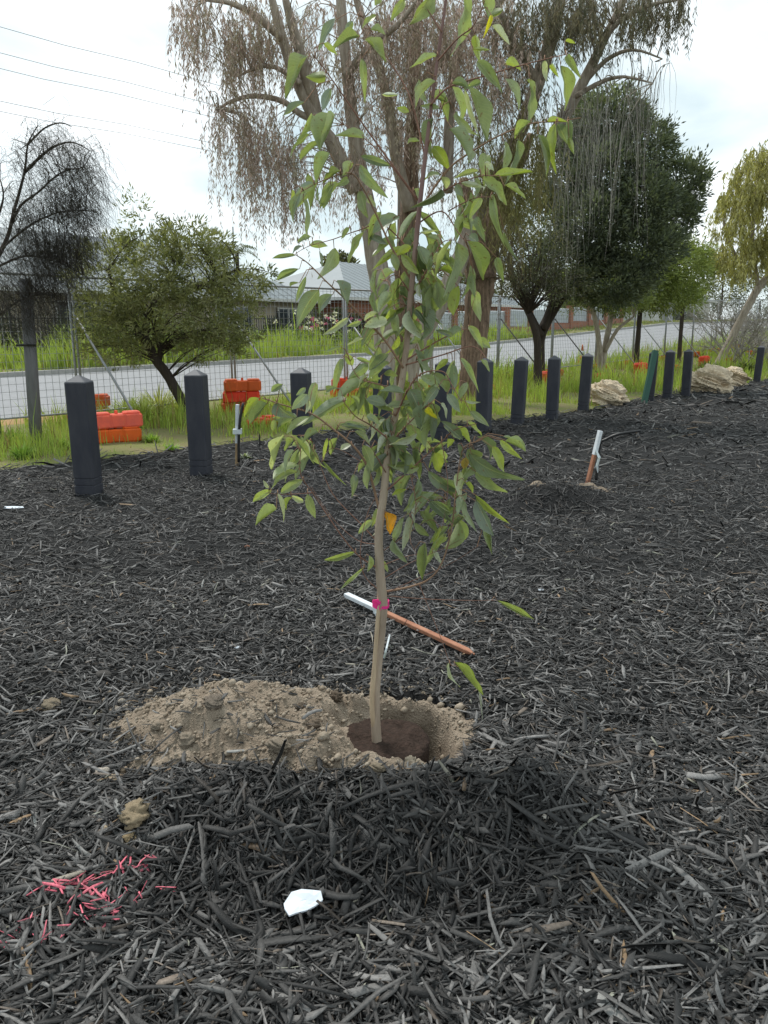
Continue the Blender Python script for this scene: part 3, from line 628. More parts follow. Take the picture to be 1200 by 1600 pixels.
LEAVES = """526 30 496 67 13 0;551 33 540 54 11 0;560 60 523 71 10 1;506 67 526 84 10 2;481 90 446 134 20 1;508 118 483 120 18 1;518 138 502 166 14 0;476 160 444 178 10 0;487 180 476 208 16 1;522 178 508 236 20 1;484 208 451 230 12 0;500 220 459 242 9 1;566 90 570 145 12 1;568 218 532 207 9 1;588 23 568 38 9 2;578 48 600 50 6 1;570 64 602 86 14 1;594 -5 586 9 12 2;632 -2 614 26 14 2;672 -10 650 32 20 1;682 88 646 99 10 1;682 128 640 155 16 1;640 176 622 169 10 2;624 148 598 147 7 3;676 184 666 234 18 0;656 221 634 218 6 1
727 -10 735 65 16 1;752 -12 758 24 17 1;762 28 783 18 10 1;768 24 762 43 7 5;768 40 794 65 8 3;742 54 746 89 14 2;740 77 763 77 6 2;746 96 780 138 18 1;788 102 812 104 11 2;790 121 816 150 17 1;730 140 762 209 22 1;728 140 742 206 9 3;751 130 730 135 9 0;706 130 730 142 9 0;706 200 738 245 20 1;852 94 851 122 9 3;861 101 870 117 8 2;876 103 899 161 22 1;885 87 902 112 12 1;883 63 896 62 5 2;828 122 842 184 8 1;855 191 874 184 9 2;868 195 860 252 17 2;872 192 884 224 15 0;889 191 892 220 11 0;889 214 896 238 9 2;830 191 805 211 10 1;787 222 788 268 10 1;808 217 813 266 10 0;840 210 860 262 9 1
758 238 756 272 20 1;757 254 772 262 9 3;772 273 824 275 14 2;754 282 790 302 16 1;788 290 820 303 8 2;748 267 714 275 9 3;720 286 754 290 9 3;676 228 700 262 20 2;688 274 658 278 10 1;690 276 694 296 12 3;690 294 660 322 13 0;712 288 724 304 12 0;752 310 738 334 14 2;771 306 777 360 14 1;735 300 726 340 16 1;746 338 747 367 12 0;726 340 710 362 14 1;732 368 752 382 16 0;729 378 759 430 24 1;712 378 726 440 20 1;668 370 694 380 9 1;656 364 680 360 6 3;652 386 669 414 16 0;642 384 624 396 14 2;706 376 680 426 9 3;684 394 680 408 13 3;688 422 712 426 7 2;658 428 690 470 26 1;654 444 654 462 9 3;646 296 660 310 12 1
516 240 493 276 18 0;532 268 504 278 12 1;552 254 534 272 16 1;490 286 470 302 15 0;470 302 454 340 16 0;456 296 458 314 7 2;497 292 497 316 6 0;520 288 498 324 10 0;544 278 528 290 12 1;564 244 608 258 13 0;564 258 586 298 17 0;562 298 570 334 17 1;578 304 584 322 10 3;624 336 586 358 18 0;576 370 602 376 12 0;568 360 543 402 14 0;546 356 532 370 9 0;486 370 462 372 9 0;484 382 510 386 12 1;472 385 456 394 7 0;462 398 430 404 7 0;522 388 518 426 21 1;500 392 500 416 7 0;468 420 434 436 12 0;478 432 464 468 10 1;468 442 450 446 5 0;526 440 544 468 16 0;628 386 594 408 13 2;612 396 620 420 14 1;616 426 588 440 14 1;608 446 592 460 12 0
498 452 467 496 28 0;520 460 494 488 20 0;544 496 513 522 10 3;564 502 544 510 9 1;590 488 570 498 8 3;584 512 566 532 20 0;568 528 544 536 8 3;624 524 614 550 12 2;574 540 580 554 8 2;532 542 508 550 6 0;540 552 552 572 14 1;536 560 530 578 7 0;558 560 574 564 7 1;576 568 548 588 18 0;608 554 578 576 14 0;608 568 578 588 18 0;600 584 618 584 11 1;576 586 554 598 7 3;568 602 600 610 10 1;528 606 498 612 12 0;540 626 494 642 19 0;572 624 600 632 18 0;572 650 594 656 12 0;478 606 464 616 10 0;480 616 462 638 18 0;482 626 480 642 9 3;484 652 452 676 16 1;464 650 438 672 10 0;442 600 424 612 12 0;432 628 448 652 18 0;418 630 390 658 18 0;406 622 374 642 14 2;430 656 422 672 10 1;530 664 570 672 8 0
466 680 442 702 12 1;446 680 418 726 9 3;476 688 470 718 17 3;498 676 474 686 11 0;460 704 442 728 9 1;466 726 428 744 12 1;464 738 421 754 14 1;472 750 440 770 17 1;424 766 399 784 12 2;420 762 412 752 7 3;434 770 448 808 10 3;454 774 480 790 10 3;456 778 444 790 7 2;432 794 404 824 7 2;512 686 504 714 7 2;504 718 530 752 6 1;528 684 516 708 7 1;548 694 534 704 10 3;566 696 584 728 17 1;606 700 584 730 13 1;554 674 576 690 10 1;602 656 576 684 8 3;608 676 590 702 14 3;538 660 570 668 10 0;616 678 618 716 14 3;594 792 582 818 14 1;582 812 562 832 12 1;602 800 612 828 19 4;590 820 588 838 7 3;556 862 496 880 12 1;576 868 578 892 9 1;570 886 534 918 7 1;596 876 608 888 7 1;776 938 830 965 11 1;702 1036 706 1070 6 3;710 1036 752 1078 5 2;750 1076 752 1106 5 3
654 730 621 734 16 1;636 765 609 772 9 2;652 748 643 788 11 0;678 706 692 738 22 2;670 736 708 768 20 0;718 736 716 770 19 3;728 754 739 768 9 2;730 771 712 796 16 0;744 774 778 810 12 2;742 782 771 830 20 0;726 782 726 816 10 1;736 708 778 758 24 0;742 736 782 776 18 1;728 702 760 718 16 1;768 698 792 734 18 2;744 683 786 708 14 0;782 688 804 712 12 2;790 688 816 708 12 1;786 681 816 688 6 0;688 658 718 684 13 0;712 668 732 684 15 2;734 642 760 664 14 1;730 658 753 676 9 2;710 688 700 696 10 2;716 694 718 716 11 0;728 714 726 732 14 6;674 650 676 684 14 0;670 635 672 654 14 5;636 656 650 666 13 3;636 664 660 688 20 1;662 690 670 708 9 3;670 782 704 814 16 0;678 782 700 798 9 1;656 800 684 830 16 1;646 816 670 838 13 1;658 786 636 808 10 3;640 806 638 848 13 3;614 842 632 876 9 1;664 848 662 900 18 1;676 858 690 880 8 3;688 824 678 850 6 2;700 840 680 854 9 2
640 610 660 652 30 0;658 608 684 652 14 1;658 588 688 604 18 1;652 560 676 582 14 1;674 582 708 610 16 1;700 560 682 580 12 2;708 568 708 606 14 0;720 560 744 594 11 1;750 562 764 578 8 1;732 510 752 532 14 1;746 530 764 542 16 1;722 516 696 526 14 0;698 616 720 640 16 0;688 630 700 646 5 3;728 626 746 629 6 3;650 484 668 510 9 0;648 510 650 545 14 0;634 470 636 512 10 0;672 444 670 498 16 1;682 440 688 480 20 1;612 456 592 484 17 1;616 470 608 484 14 2;618 484 602 498 12 2;676 530 668 544 9 2"""
LCOL = [(.205, .25, .19), (.285, .335, .185), (.37, .43, .115), (.47, .50, .41), (.78, .33, .02), (.62, .55, .03), (.36, .25, .07)]
def leaf_variant(seed):
    rs = random.Random(seed); n = 9; V = []; F = []; U = []; fold = rs.uniform(.02, .42); droop = rs.choice([rs.uniform(-.12, .3), rs.uniform(.25, .75)]); ph = rs.uniform(0, 6); wv = rs.uniform(.015, .06); sk = rs.uniform(-.12, .12); tw = rs.uniform(-.9, .9)
    pa = rs.uniform(.62, .85); pb = rs.uniform(.85, 1.15); pm = pa / (pa + pb)
    for i in range(n + 1):
        v = i / n; wd = (v ** pa * (1 - v) ** pb / (pm ** pa * (1 - pm) ** pb)) * .5 if 0 < i < n else .012
        cx = sk * math.sin(math.pi * v); cz = -droop * v * v + .05 * math.sin(3 * v + ph); a = tw * v
        for u in (-1, -.5, 0, .5, 1):
            x = u * wd; z = abs(u) * fold * wd * 2 + wv * abs(u) ** 2 * math.sin(11 * v + ph + (1.7 if u > 0 else 0))
            V.append((cx + x * math.cos(a), v, cz + z + x * .3 * math.sin(a))); U.append((u * .5 + .5, v))
    for i in range(n):
        for k in range(4): F.append((i * 5 + k, i * 5 + k + 1, (i + 1) * 5 + k + 1, (i + 1) * 5 + k))
    me = bpy.data.meshes.new('leaf'); me.from_pydata(V, [], F); me.update(); me.polygons.foreach_set('use_smooth', [True] * len(me.polygons))
    uv = me.uv_layers.new(name='UVMap')
    for lp in me.loops: uv.data[lp.index].uv = U[lp.vertex_index]
    me.materials.append(M['leaf']); return me
LV = [leaf_variant(k) for k in range(22)]
pet = MB(); pet.col = (.75, .55, .45)
def add_leaf(bx, by, tx, ty, w, c, rnd, dY=0.0):
    d2 = (SMP[:, 0] - bx) ** 2 + (SMP[:, 1] - by) ** 2; i = int(d2.argmin()); Y0 = SMP[i, 2]; dist = math.sqrt(d2[i])
    Yb = Y0 + dY + rnd.uniform(-.03, .03) - (0 if dist < 15 else .02)
    B = pd(bx, by, Yb); T = pd(tx, ty, Yb + rnd.uniform(-.5, .5) * .0024 * math.hypot(tx - bx, ty - by)); A = pd(SMP[i, 0], SMP[i, 1], Y0)
    ax = T - B; L = ax.length * 1.12; ax.normalize(); view = (Vector((0, 0, CAM_H)) - B).normalized(); nn = (view - ax * view.dot(ax)).normalized()
    tilt = rnd.uniform(-1.0, 1.0); nn = Matrix.Rotation(tilt, 3, ax) @ nn
    if nn.z < -.2: nn = -nn
    W = w * Yb / 1200 * .91 / max(.75, math.cos(tilt))
    xx = ax.cross(nn)
    o = link(bpy.data.objects.new('leaf', rnd.choice(LV)), sap); Bl = B - sap.location
    mtx = Matrix(((xx.x * W, ax.x * L, nn.x * L, Bl.x), (xx.y * W, ax.y * L, nn.y * L, Bl.y), (xx.z * W, ax.z * L, nn.z * L, Bl.z), (0, 0, 0, 1)))
    o.matrix_local = mtx
    k = rnd.uniform(.8, 1.22); cc = LCOL[c]; o.color = (cc[0] * k, cc[1] * k, cc[2] * k * rnd.uniform(.85, 1.15), 1)
    if c == 4: o['label'] = 'orange-yellow dying leaf against the trunk'
    mid = (A + B) / 2 + Vector((0, 0, .01 + .1 * (A - B).length)); pet.tube(off([A, mid, B, B + ax * L * .05]), [.0016, .0014, .0012, .0006], 4)
    return o, mtx
rnd = random.Random(11); traced = []
for ln in LEAVES.replace('\n', ';').split(';'):
    q = [float(k) for k in ln.split()]; traced.append(q); add_leaf(q[0], q[1], q[2], q[3], q[4], int(q[5]), rnd)
extra = max(0, 288 - len(traced))
for k in range(extra):
    y = rnd.uniform(330, 740); i = min(traced, key=lambda t: abs(t[1] - y) + rnd.uniform(0, 60)); bx = np.interp(-y, [-740, -560, -330], [612, 640, 662]) + rnd.gauss(0, 34); L = rnd.uniform(24, 50); a = math.radians(rnd.gauss(90, 38))
    add_leaf(bx, y, bx + L * math.cos(a), y + L * math.sin(a), rnd.uniform(9, 19), rnd.choice([0, 0, 0, 1, 1, 2, 3]), rnd)
VV = []; FF = []; UU = []
for k in range(150):
    if k < 95: y = rnd.uniform(330, 745); bx = float(np.interp(-y, [-745, -560, -330], [612, 638, 665])) + rnd.gauss(0, 40)
    else: bx, y = rnd.choice([(470, 690), (720, 720), (740, 290), (510, 290), (700, 160), (560, 620), (690, 800)]); bx += rnd.gauss(0, 26); y += rnd.gauss(0, 30)
    Lp = rnd.uniform(26, 54); a = math.radians(rnd.gauss(92, 40)); o, mtx = add_leaf(bx, y, bx + Lp * math.cos(a), y + Lp * math.sin(a), rnd.uniform(8, 16), rnd.choice([0, 0, 1, 1, 2, 3]), rnd, .09)
    b0 = len(VV); VV += [mtx @ v.co for v in o.data.vertices]; FF += [tuple(i + b0 for i in p.vertices) for p in o.data.polygons]; UU += [tuple(o.data.uv_layers[0].data[i].uv) for i in range(len(o.data.loops))]; bpy.data.objects.remove(o)
me = bpy.data.meshes.new('leaves'); me.from_pydata(VV, [], FF); me.update(); me.polygons.foreach_set('use_smooth', [True] * len(me.polygons)); uv = me.uv_layers.new(name='UVMap'); uv.data.foreach_set('uv', np.array(UU, np.float32).ravel()); me.materials.append(M['leaf']); o = link(bpy.data.objects.new('leaves', me), sap); o.color = (.28, .33, .20, 1); tag(o, kind='stuff')
o = pet.build('leaf_stalks', M['sap_bark'], sap, True); tag(o, kind='stuff')
# root ball of dark potting soil
mb = MB(); nr_, na = 12, 40; V = [(0, 0, 0)]; F = []
for i in range(1, nr_ + 1):
    for k in range(na):
        r = .186 * i / nr_; a = 2 * math.pi * k / na; rr_ = r * (1 + .03 * math.sin(3 * a)); x, y = rr_ * math.cos(a), rr_ * math.sin(a)
        V.append((x, y, .012 * float(fbm(x * 22, y * 22, 7, 3)) - .02 * (i / nr_) ** 6))
for k in range(na): F.append((0, 1 + k, 1 + (k + 1) % na))
for i in range(nr_ - 1):
    for k in range(na): a = 1 + i * na; F.append((a + k, a + na + k, a + na + (k + 1) % na, a + (k + 1) % na))
b = len(V)
for k in range(na): x, y, z = V[b - na + k]; V.append((x * .97, y * .97, -.26))
for k in range(na): F.append((b - na + k, b + k, b + (k + 1) % na, b - na + (k + 1) % na))
mb.add(V, F); o = mb.build('root_ball', M['potting'], sap, True); o.location = Vector((BALL[0], BALL[1], -.002)) - sap.location; o['label'] = 'round dark brown potting soil root ball'
# ties
def ring_tie(name, y, r, h, m, label, cat, tail=False):
    x = np.interp(-y, [-p[1] for p in trunk_px], [p[0] for p in trunk_px]); P = pd(x - (3 if tail else 0), y, TY); mb = MB(); n = 18; vs = []; fs = []
    for i in range(n):
        a = 2 * math.pi * i / n
        for rad, z in ((r, -h / 2), (r + .002, -h / 2), (r + .002, h / 2), (r, h / 2)): vs.append((math.cos(a) * rad * (1.28 if tail else 1), math.sin(a) * rad, z + .004 * math.sin(a * 2 + 1)))
    for i in range(n):
        for k in range(4): fs.append((i * 4 + k, ((i + 1) % n) * 4 + k, ((i + 1) % n) * 4 + (k + 1) % 4, i * 4 + (k + 1) % 4))
    mb.add(vs, fs)
    if tail:
        for dx, dz, yw in ((-.018, .022, .3), (-.010, .016, -.4), (.014, -.004, .2)):
            mb.box((dx, -r - .004, dz), (.022, .004, .010), yw)
    o = mb.build(name, m); o.location = P; return tag(o, label, cat)
ring_tie('flagging_tape', 944, .0220, .024, M['pink'], 'bright pink flagging tape knotted round the sapling trunk', 'tape', True)
ring_tie('plant_tie', 857, .0165, .006, M['black_pipe'], 'thin black tie round the sapling trunk', 'tie')
# lying marker stake with white painted end
def stake(name, A, B, wd, th, white_len, m, label, tip=True):
    A = Vector(A); B = Vector(B); L = (B - A).length; d = (B - A).normalized(); e = empty(name, A, 0, label, 'stake'); q = d.to_track_quat('X', 'Z'); e.rotation_mode = 'QUATERNION'; e.rotation_quaternion = q
    def bar(x0, x1, g, point):
        mb = MB(); w2, t2, c = wd / 2 + g, th / 2 + g, .003; sec = [(-w2 + c, -t2), (w2 - c, -t2), (w2, -t2 + c), (w2, t2 - c), (w2 - c, t2), (-w2 + c, t2), (-w2, t2 - c), (-w2, -t2 + c)]
        xs = [x0, x0 + .004, x1 - (.05 if point else .004), x1]; ks = [.9, 1, 1, .25 if point else .9]; vs = [(x, y * k, z * k) for x, k in zip(xs, ks) for y, z in sec]
        fs = [(i * 8 + k, i * 8 + (k + 1) % 8, (i + 1) * 8 + (k + 1) % 8, (i + 1) * 8 + k) for i in range(3) for k in range(8)] + [tuple(range(7, -1, -1)), tuple(range(24, 32))]
        mb.add(vs, fs); return mb
    bar(.006, L, 0, tip).build('shaft', m, e); bar(0, white_len, .0015, False).build('painted_end', M['white_paint'], e); return e
a = on(541, 941, .045); b = on(741, 1031, .028); 
stake('marker_stake', a, b, .032, .022, (on(588, 966) - on(541, 941)).length, M['red_wood'], 'reddish timber stake with white painted end lying behind the sapling')
mb = MB(); P = [on(588, 964, .07), pd(600, 972, on(588, 964).y - .05), pd(609, 985, on(588, 964).y - .12), pd(605, 1008, on(600, 1030).y - .02), on(599, 1034, .006)]
mb.tube(smooth_path(P, 5), .0048, 6, .05, flat=.6); o = mb.build('cord_loop', M['ribbon']); tag(o, 'pale cord loop hanging from the lying stake behind the trunk', 'cord')
mb = MB(); P = on(588, 966, .045); mb.box((P.x, P.y, P.z), (.016, .05, .045), .4); mb.box((P.x + .01, P.y - .02, P.z - .02), (.012, .03, .03), .9)
o = mb.build('stake_ribbon', M['ribbon']); tag(o, 'short white ribbon tied round the lying stake', 'ribbon')
# standing stake at the second hole
B = on(918, 755); dist = B.y; A = pd(938, 673, dist + .02)
B = B - (A - B) * .25
stake('marker_stake', A, B, .055, .03, .25, M['red_wood'], 'standing marker stake with white top in the far mulch mound', False)
mb = MB(); P = [pd(931, 702, dist - .03), pd(936, 715, dist - .05), pd(933, 728, dist - .05), pd(934, 738, dist - .04)]; mb.tube(P, [.018, .034, .03, .012], 6, .25, flat=.35); o = mb.build('stake_ribbon', M['ribbon']); tag(o, 'white plastic ribbon hanging from the standing marker stake', 'ribbon')
mb = MB(); P = [pd(934, 712, dist + .05), pd(937, 697, dist + .06), pd(948, 686, dist + .05), pd(968, 678, dist + .02), pd(1001, 673, dist + .01)]; P[0] = Vector((P[0].x, P[0].y, 0)); mb.tube(smooth_path(P, 6), .015, 8); o = mb.build('irrigation_pipe', M['black_pipe'], smooth=True); tag(o, 'black irrigation pipe arching out beside the standing marker stake', 'pipe')
mb = MB(); P = [on(1040, 752, .012), on(1070, 757, .02), on(1100, 764, .005)]; mb.tube(smooth_path(P, 4), .009, 6); o = mb.build('irrigation_pipe', M['black_pipe']); tag(o, 'short black pipe end lying flat on the open mulch', 'pipe')
# small stake near the bollards
B = gp(369, 725); dist = B.y; B.z = float(hmul(B.x, B.y)); A = pd(371, 632, dist)
stake('marker_stake', A, B - Vector((0, 0, .15)), .05, .035, .45, M['pale_wood'], 'short pale stake with white top standing at the mulch edge', False)
mb = MB(); P = [pd(373, 722, dist - .05), pd(373, 690, dist - .05), pd(375, 655, dist - .05), pd(380, 630, dist - .04)]; mb.tube(smooth_path(P, 4), .016, 8); o = mb.build('irrigation_pipe', M['black_pipe'], smooth=True); tag(o, 'black pipe tied upright against the short pale stake', 'pipe')
mb = MB(); P = pd(371, 674, dist - .02); mb.box(P, (.10, .10, .055), .1); o = mb.build('stake_ribbon', M['ribbon']); tag(o, 'white tie band round the short pale stake', 'ribbon')
def leafy(name, p, n, L, wd, label, cat, color, up=.6, seed=1, group=None):
    rs = random.Random(seed); V = []; F = []; Cc = []
    for k in range(n):
        a = rs.uniform(0, 6.28); el = rs.gauss(up, .25); d = Vector((math.cos(a) * math.cos(el), math.sin(a) * math.cos(el), math.sin(el))); s = d.cross(Vector((0, 0, 1))).normalized(); l = L * rs.uniform(.6, 1.2); b = len(V)
        q = Vector((rs.gauss(0, .02), rs.gauss(0, .02), 0))
        for t, wk in ((0, .3), (.35, 1), (.7, .8), (1, .05)):
            c = q + d * l * t + Vector((0, 0, -.25 * l * t * t)); V += [c - s * wd * wk, c + s * wd * wk]
        for i in range(3): F.append((b + 2 * i, b + 2 * i + 1, b + 2 * i + 3, b + 2 * i + 2))
        kk = rs.uniform(.7, 1.3); Cc += [tuple(c * kk for c in color)] * 8
    o = np_obj(name, np.array([tuple(v) for v in V]), np.array(F), M['foliage'], col=np.array(Cc)); o.location = p; return tag(o, label, cat, group)
leafy('seedling', on(384, 716), 26, .15, .014, 'small grey-green seedling beside the short pale stake', 'plant', (.30, .34, .24))

# ================================================================== BOLLARDS, ROCKS, POSTS
def bollard_proto():
    e = empty('bollard', (0, 0, 0)); w2, c = .1, .014
    def sec(k, cc): return [(-k + cc, -k), (k - cc, -k), (k, -k + cc), (k, k - cc), (k - cc, k), (-k + cc, k), (-k, k - cc), (-k, -k + cc)]
    mb = MB(); lay = [(-.3, w2, c), (.10, w2, c), (.104, w2 - .006, c), (.114, w2 - .006, c), (.118, w2, c), (.165, w2, c), (.169, w2 - .006, c), (.179, w2 - .006, c), (.183, w2, c), (1.06, w2, c)]
    vs = [(x, y, z) for z, k, cc in lay for x, y in sec(k, cc)]; n = len(lay)
    mb.add(vs, [(i * 8 + k, i * 8 + (k + 1) % 8, (i + 1) * 8 + (k + 1) % 8, (i + 1) * 8 + k) for i in range(n - 1) for k in range(8)] + [tuple(range(7, -1, -1)), tuple(range((n - 1) * 8, n * 8))]); mb.build('shaft', M['bollard'], e)
    mb = MB(); vs = [(x, y, z) for z, k, cc in [(1.061, w2 + .001, c), (1.072, w2 - .004, c), (1.128, .012, .004)] for x, y in sec(k, cc)]
    mb.add(vs, [(i * 8 + k, i * 8 + (k + 1) % 8, (i + 1) * 8 + (k + 1) % 8, (i + 1) * 8 + k) for i in range(2) for k in range(8)] + [tuple(range(7, -1, -1)), tuple(range(16, 24))]); mb.build('cap', M['bollard_cap'], e)
    return e
bp_ = bollard_proto(); first = True
G = 'bollards in a row along the mulch edge'; LB = 'dark navy square bollard with pyramid cap in the row along the mulch edge'
BOL = [(-11, 692, -4, 'dark bollard standing apart from the row near the thick leaning grey post'), (140, 772, 0, 'dark bollard in front of the red and orange block pair'), (315, 742, -5, 'dark bollard between the bottlebrush trunk and the short pale stake'), (474, 722, -12, 'dark bollard on the sapling side of the short pale stake'), (598, 704, -20, 'dark bollard hidden directly behind the sapling trunk'), (692, 686, -26, 'dark bollard behind the sapling leaves, before the shaggy trunk'), (755, 673, -30, 'dark bollard just past the thick shaggy trunk'), (808, 663, -24, 'dark bollard between shaggy trunk and forked evergreen trunk'), (862, 655, -24, 'dark bollard just past the forked evergreen trunk'), (911, 641, -26, 'dark bollard standing beside the single pale limestone rock'),
       (1014, 626, -20, 'dark bollard half hidden behind the leaning green post'), (1042, 622, -26, 'dark bollard between the green post and the paired rocks, free of both'), (1071, 618, -30, 'dark bollard touching the larger of the paired limestone rocks'), (1182, 597, -34, 'dark bollard just past the paired limestone rocks'), (1209, 592, -30, 'farthest dark bollard of the row, beyond the paired rocks')]
for x, y, rz, lab in BOL:
    o = bp_ if first else copy_tree(bp_); first = False; p = gp(x, y); p.z = float(hmul(p.x, p.y)) - .01
    o.location = p; o.rotation_euler = (random.uniform(-.02, .02), random.uniform(-.01, .035) if x > 700 else random.uniform(-.006, .006), math.radians(rz + random.uniform(-4, 4))); tag(o, lab, 'bollard', G)
A = gp(1006, 631); B = pd(1024, 548, A.y + .25); d = (B - A).normalized(); A2 = A - d * .3
mb = MB(); sx_ = d.cross(Vector((0, 1, 0))).normalized(); sy_ = d.cross(sx_)
prof = [(-.1, -.03), (.1, -.03), (.1, .03), (-.1, .03)]; prof = [(-.055, -.05), (.055, -.05), (.055, .05), (-.055, .05)]
vs = [tuple(P + sx_ * x + sy_ * y) for P in (A2, B) for x, y in prof]; mb.add(vs, [(0, 1, 5, 4), (1, 2, 6, 5), (2, 3, 7, 6), (3, 0, 4, 7), (0, 3, 2, 1), (4, 5, 6, 7)])
o = mb.build('green_post', M['green_post']); tag(o, 'dark green square post leaning against a bollard', 'post')
def rock(x, y, rx, ry, rz_, seed, lab, rot=0, push=0):
    me = blob_mesh('rock', M['rock'], seed, 5, .30, 2.3, 1); me.polygons.foreach_set('use_smooth', [False] * len(me.polygons)); p = gp(x, y); o = link(bpy.data.objects.new('rock', me)); o.location = (p.x, p.y + ry * .7 + push, rz_ * .45); o.scale = (rx, ry, rz_); o.rotation_euler = (0, 0, rot); return tag(o, lab, 'rock', 'limestone rocks between the bollards')
rock(952, 634, .40, .38, .34, 401, 'single pale limestone rock between bollard and green post', .3)
rock(1114, 614, .52, .5, .40, 407, 'larger of the two pale limestone rocks lying together', .2)
rock(1158, 604, .50, .5, .36, 413, 'smaller limestone rock behind its larger neighbour', .5, .4)

# ================================================================== TEMPORARY FENCE
FN = 12.0; PL = 3.2; FH = 2.28; S0 = -3.1
def panel_proto():
    e = empty('mesh_barrier', (0, 0, 0)); mb = MB(); r = .021
    mb.tube([(.03, 0, -.08), (.03, 0, FH)], r, 8); mb.tube([(PL - .05, 0, -.08), (PL - .05, 0, FH)], r, 8); mb.tube([(.03, 0, FH - .02), (PL - .05, 0, FH - .02)], r, 8); mb.tube([(.03, 0, .12), (PL - .05, 0, .12)], r * .8, 8)
    mb.build('frame', M['steel'], e, True); mb = MB(); w_ = .0027
    for k in range(27): x = .03 + (PL - .08) * (k + .5) / 27; mb.box((x, 0, (FH + .1) / 2), (w_ * 2, w_ * 2, FH - .12))
    for k in range(19): z = .12 + (FH - .14) * (k + .5) / 19; mb.box((PL / 2 - .01, w_ * 2.1, z), (PL - .1, w_ * 2, w_ * 2))
    mb.build('wire_mesh', M['steel'], e); return e
pp = panel_proto(); ang = math.atan2(SY, SX); ns = 16
LBL = 'galvanised temporary mesh fence panel between mulch strip and road'
for k in range(ns):
    o = pp if k == 0 else copy_tree(pp); s0 = S0 + k * PL; p = sn(s0, FN); p1 = sn(s0 + PL, FN); p.z = tz(p) + .10; o.location = p
    o.rotation_euler = (0, -math.atan2(tz(p1) - tz(p), PL), ang); tag(o, LBL, 'fence panel', 'temporary fence panels along the road')
# plastic feet
def foot_mesh():
    mb = MB(); ol = [(-.34, -.10), (-.30, -.14), (-.12, -.14), (-.08, -.115), (.08, -.115), (.12, -.14), (.30, -.14), (.34, -.10), (.34, .10), (.30, .14), (.12, .14), (.08, .115), (-.08, .115), (-.12, .14), (-.30, .14), (-.34, .10)]
    mb.prism(ol, 0, .185, .020)
    for x in (-.205, .205): mb.prism([(x - .115, -.08), (x - .085, -.115), (x + .085, -.115), (x + .115, -.08), (x + .115, .08), (x + .085, .115), (x - .085, .115), (x - .115, .08)], .178, .215, .018)
    mb.tube([(0, 0, .18), (0, 0, .235)], .022, 8); me = mb.build('t', M['orange']); m_ = me.data; bpy.data.objects.remove(me); return m_
FM = foot_mesh()
def foot(x, y, z, rz, label, color=(1, 1, 1, 1), name='ballast_block'):
    o = link(bpy.data.objects.new(name, FM)); o.location = (x, y, z); o.rotation_euler = (random.uniform(-.02, .02), random.uniform(-.02, .02), rz); o.color = color; return tag(o, label, 'block', 'plastic fence ballast blocks')
for k in range(1, ns):
    s0 = S0 + k * PL; p = sn(s0 - .01, FN - .05); z = tz(p) - .01
    o = foot(p.x, p.y, z, ang + math.pi / 2, 'orange plastic foot block under a fence joint beside the road', (random.uniform(.75, 1.1), random.uniform(.8, 1.2), 1, 1))
    # brace to the camera side
    A = sn(s0 + .02, FN - .03); B = sn(s0 + .05, FN - 1.55); A.z = tz(A) + 1.75; B.z = tz(B) + .2
    mb = MB(); mb.tube([A, A.lerp(B, .5), B], .019, 8); c = mb.build('fence_brace', M['steel'] if k not in (7, 8) else M['dark_steel'], smooth=True); tag(c, 'sloping steel brace pole propping the mesh fence', 'brace', 'fence brace poles')
    if k >= 5:
        p = sn(s0 + .05, FN - 1.6); foot(p.x, p.y, tz(p) - .01, ang + .1, 'orange plastic block weighting a brace in tall grass', (random.uniform(.8, 1.2), random.uniform(.7, 1.1), 1, 1))
        if k % 2: foot(p.x, p.y, tz(p) + .195, ang + .05, 'red plastic block on top of the brace weight in tall grass', (1.15, .62, 1.1, 1))
a = gp(182, 690); foot(a.x, a.y, tz(a), .42, 'bright orange plastic block under the faded red block by the end bollard', (1.15, 1.15, .6, 1)); foot(a.x + .02, a.y + .02, tz(a) + .205, .5, 'faded pinkish red plastic block on the orange block by the end bollard', (1.25, 1.25, 3.6, 1))
a = gp(140, 656); 
for k in range(2): foot(a.x + .02 * k, a.y, tz(a) + .02 + .205 * k, -.05 + .1 * k, ('lower', 'upper')[k] + ' orange block of the stack behind the end bollard', (1, .95, 1, 1))
a = gp(376, 640, .1)
for k in range(3): foot(a.x + .03 * k, a.y - .02 * k, tz(a) + .02 + .205 * k, .1 + .06 * k, ('lowest orange', 'middle red', 'topmost orange')[k] + ' block of the stack beyond the short pale stake', [(.9, 1, 1, 1), (1.2, .5, 1, 1), (1, 1.05, 1, 1)][k])
a = gp(540, 622, .05)
for k in range(2): foot(a.x + .03 * k, a.y, tz(a) + .02 + .205 * k, .5, ('lower', 'upper')[k] + ' red-orange block of the stack seen through the sapling leaves', (1.15, .75, 1, 1))
a = gp(412, 668); foot(a.x, a.y, tz(a) - .04, 1.2, 'bright red block lying low in the grass behind the sapling leaves', (1.15, .45, 1, 1))
a = gp(592, 628); foot(a.x, a.y, tz(a), .7, 'orange block in the grass behind the sapling trunk', (1, .8, 1, 1))
# fat leaning grey post and thin end stub
A = gp(57, 693); B = pd(40, 436, A.y - .05); mb = MB(); mb.tube([A - (B - A) * .05, A.lerp(B, .5), B], [.085, .082, .080], 12); o = mb.build('grey_post', M['greypost'], smooth=True); tag(o, 'thick leaning grey post at the mesh fence', 'post')
mb = MB(); a = A.lerp(B, .61); mb.tube([a + Vector((-.14, -.09, 0)), a + Vector((0, -.095, .006)), a + Vector((.12, -.085, .0))], .018, 6); o = mb.build('post_tie', M['black_pipe']); tag(o, 'black strap across the thick leaning grey post', 'strap')
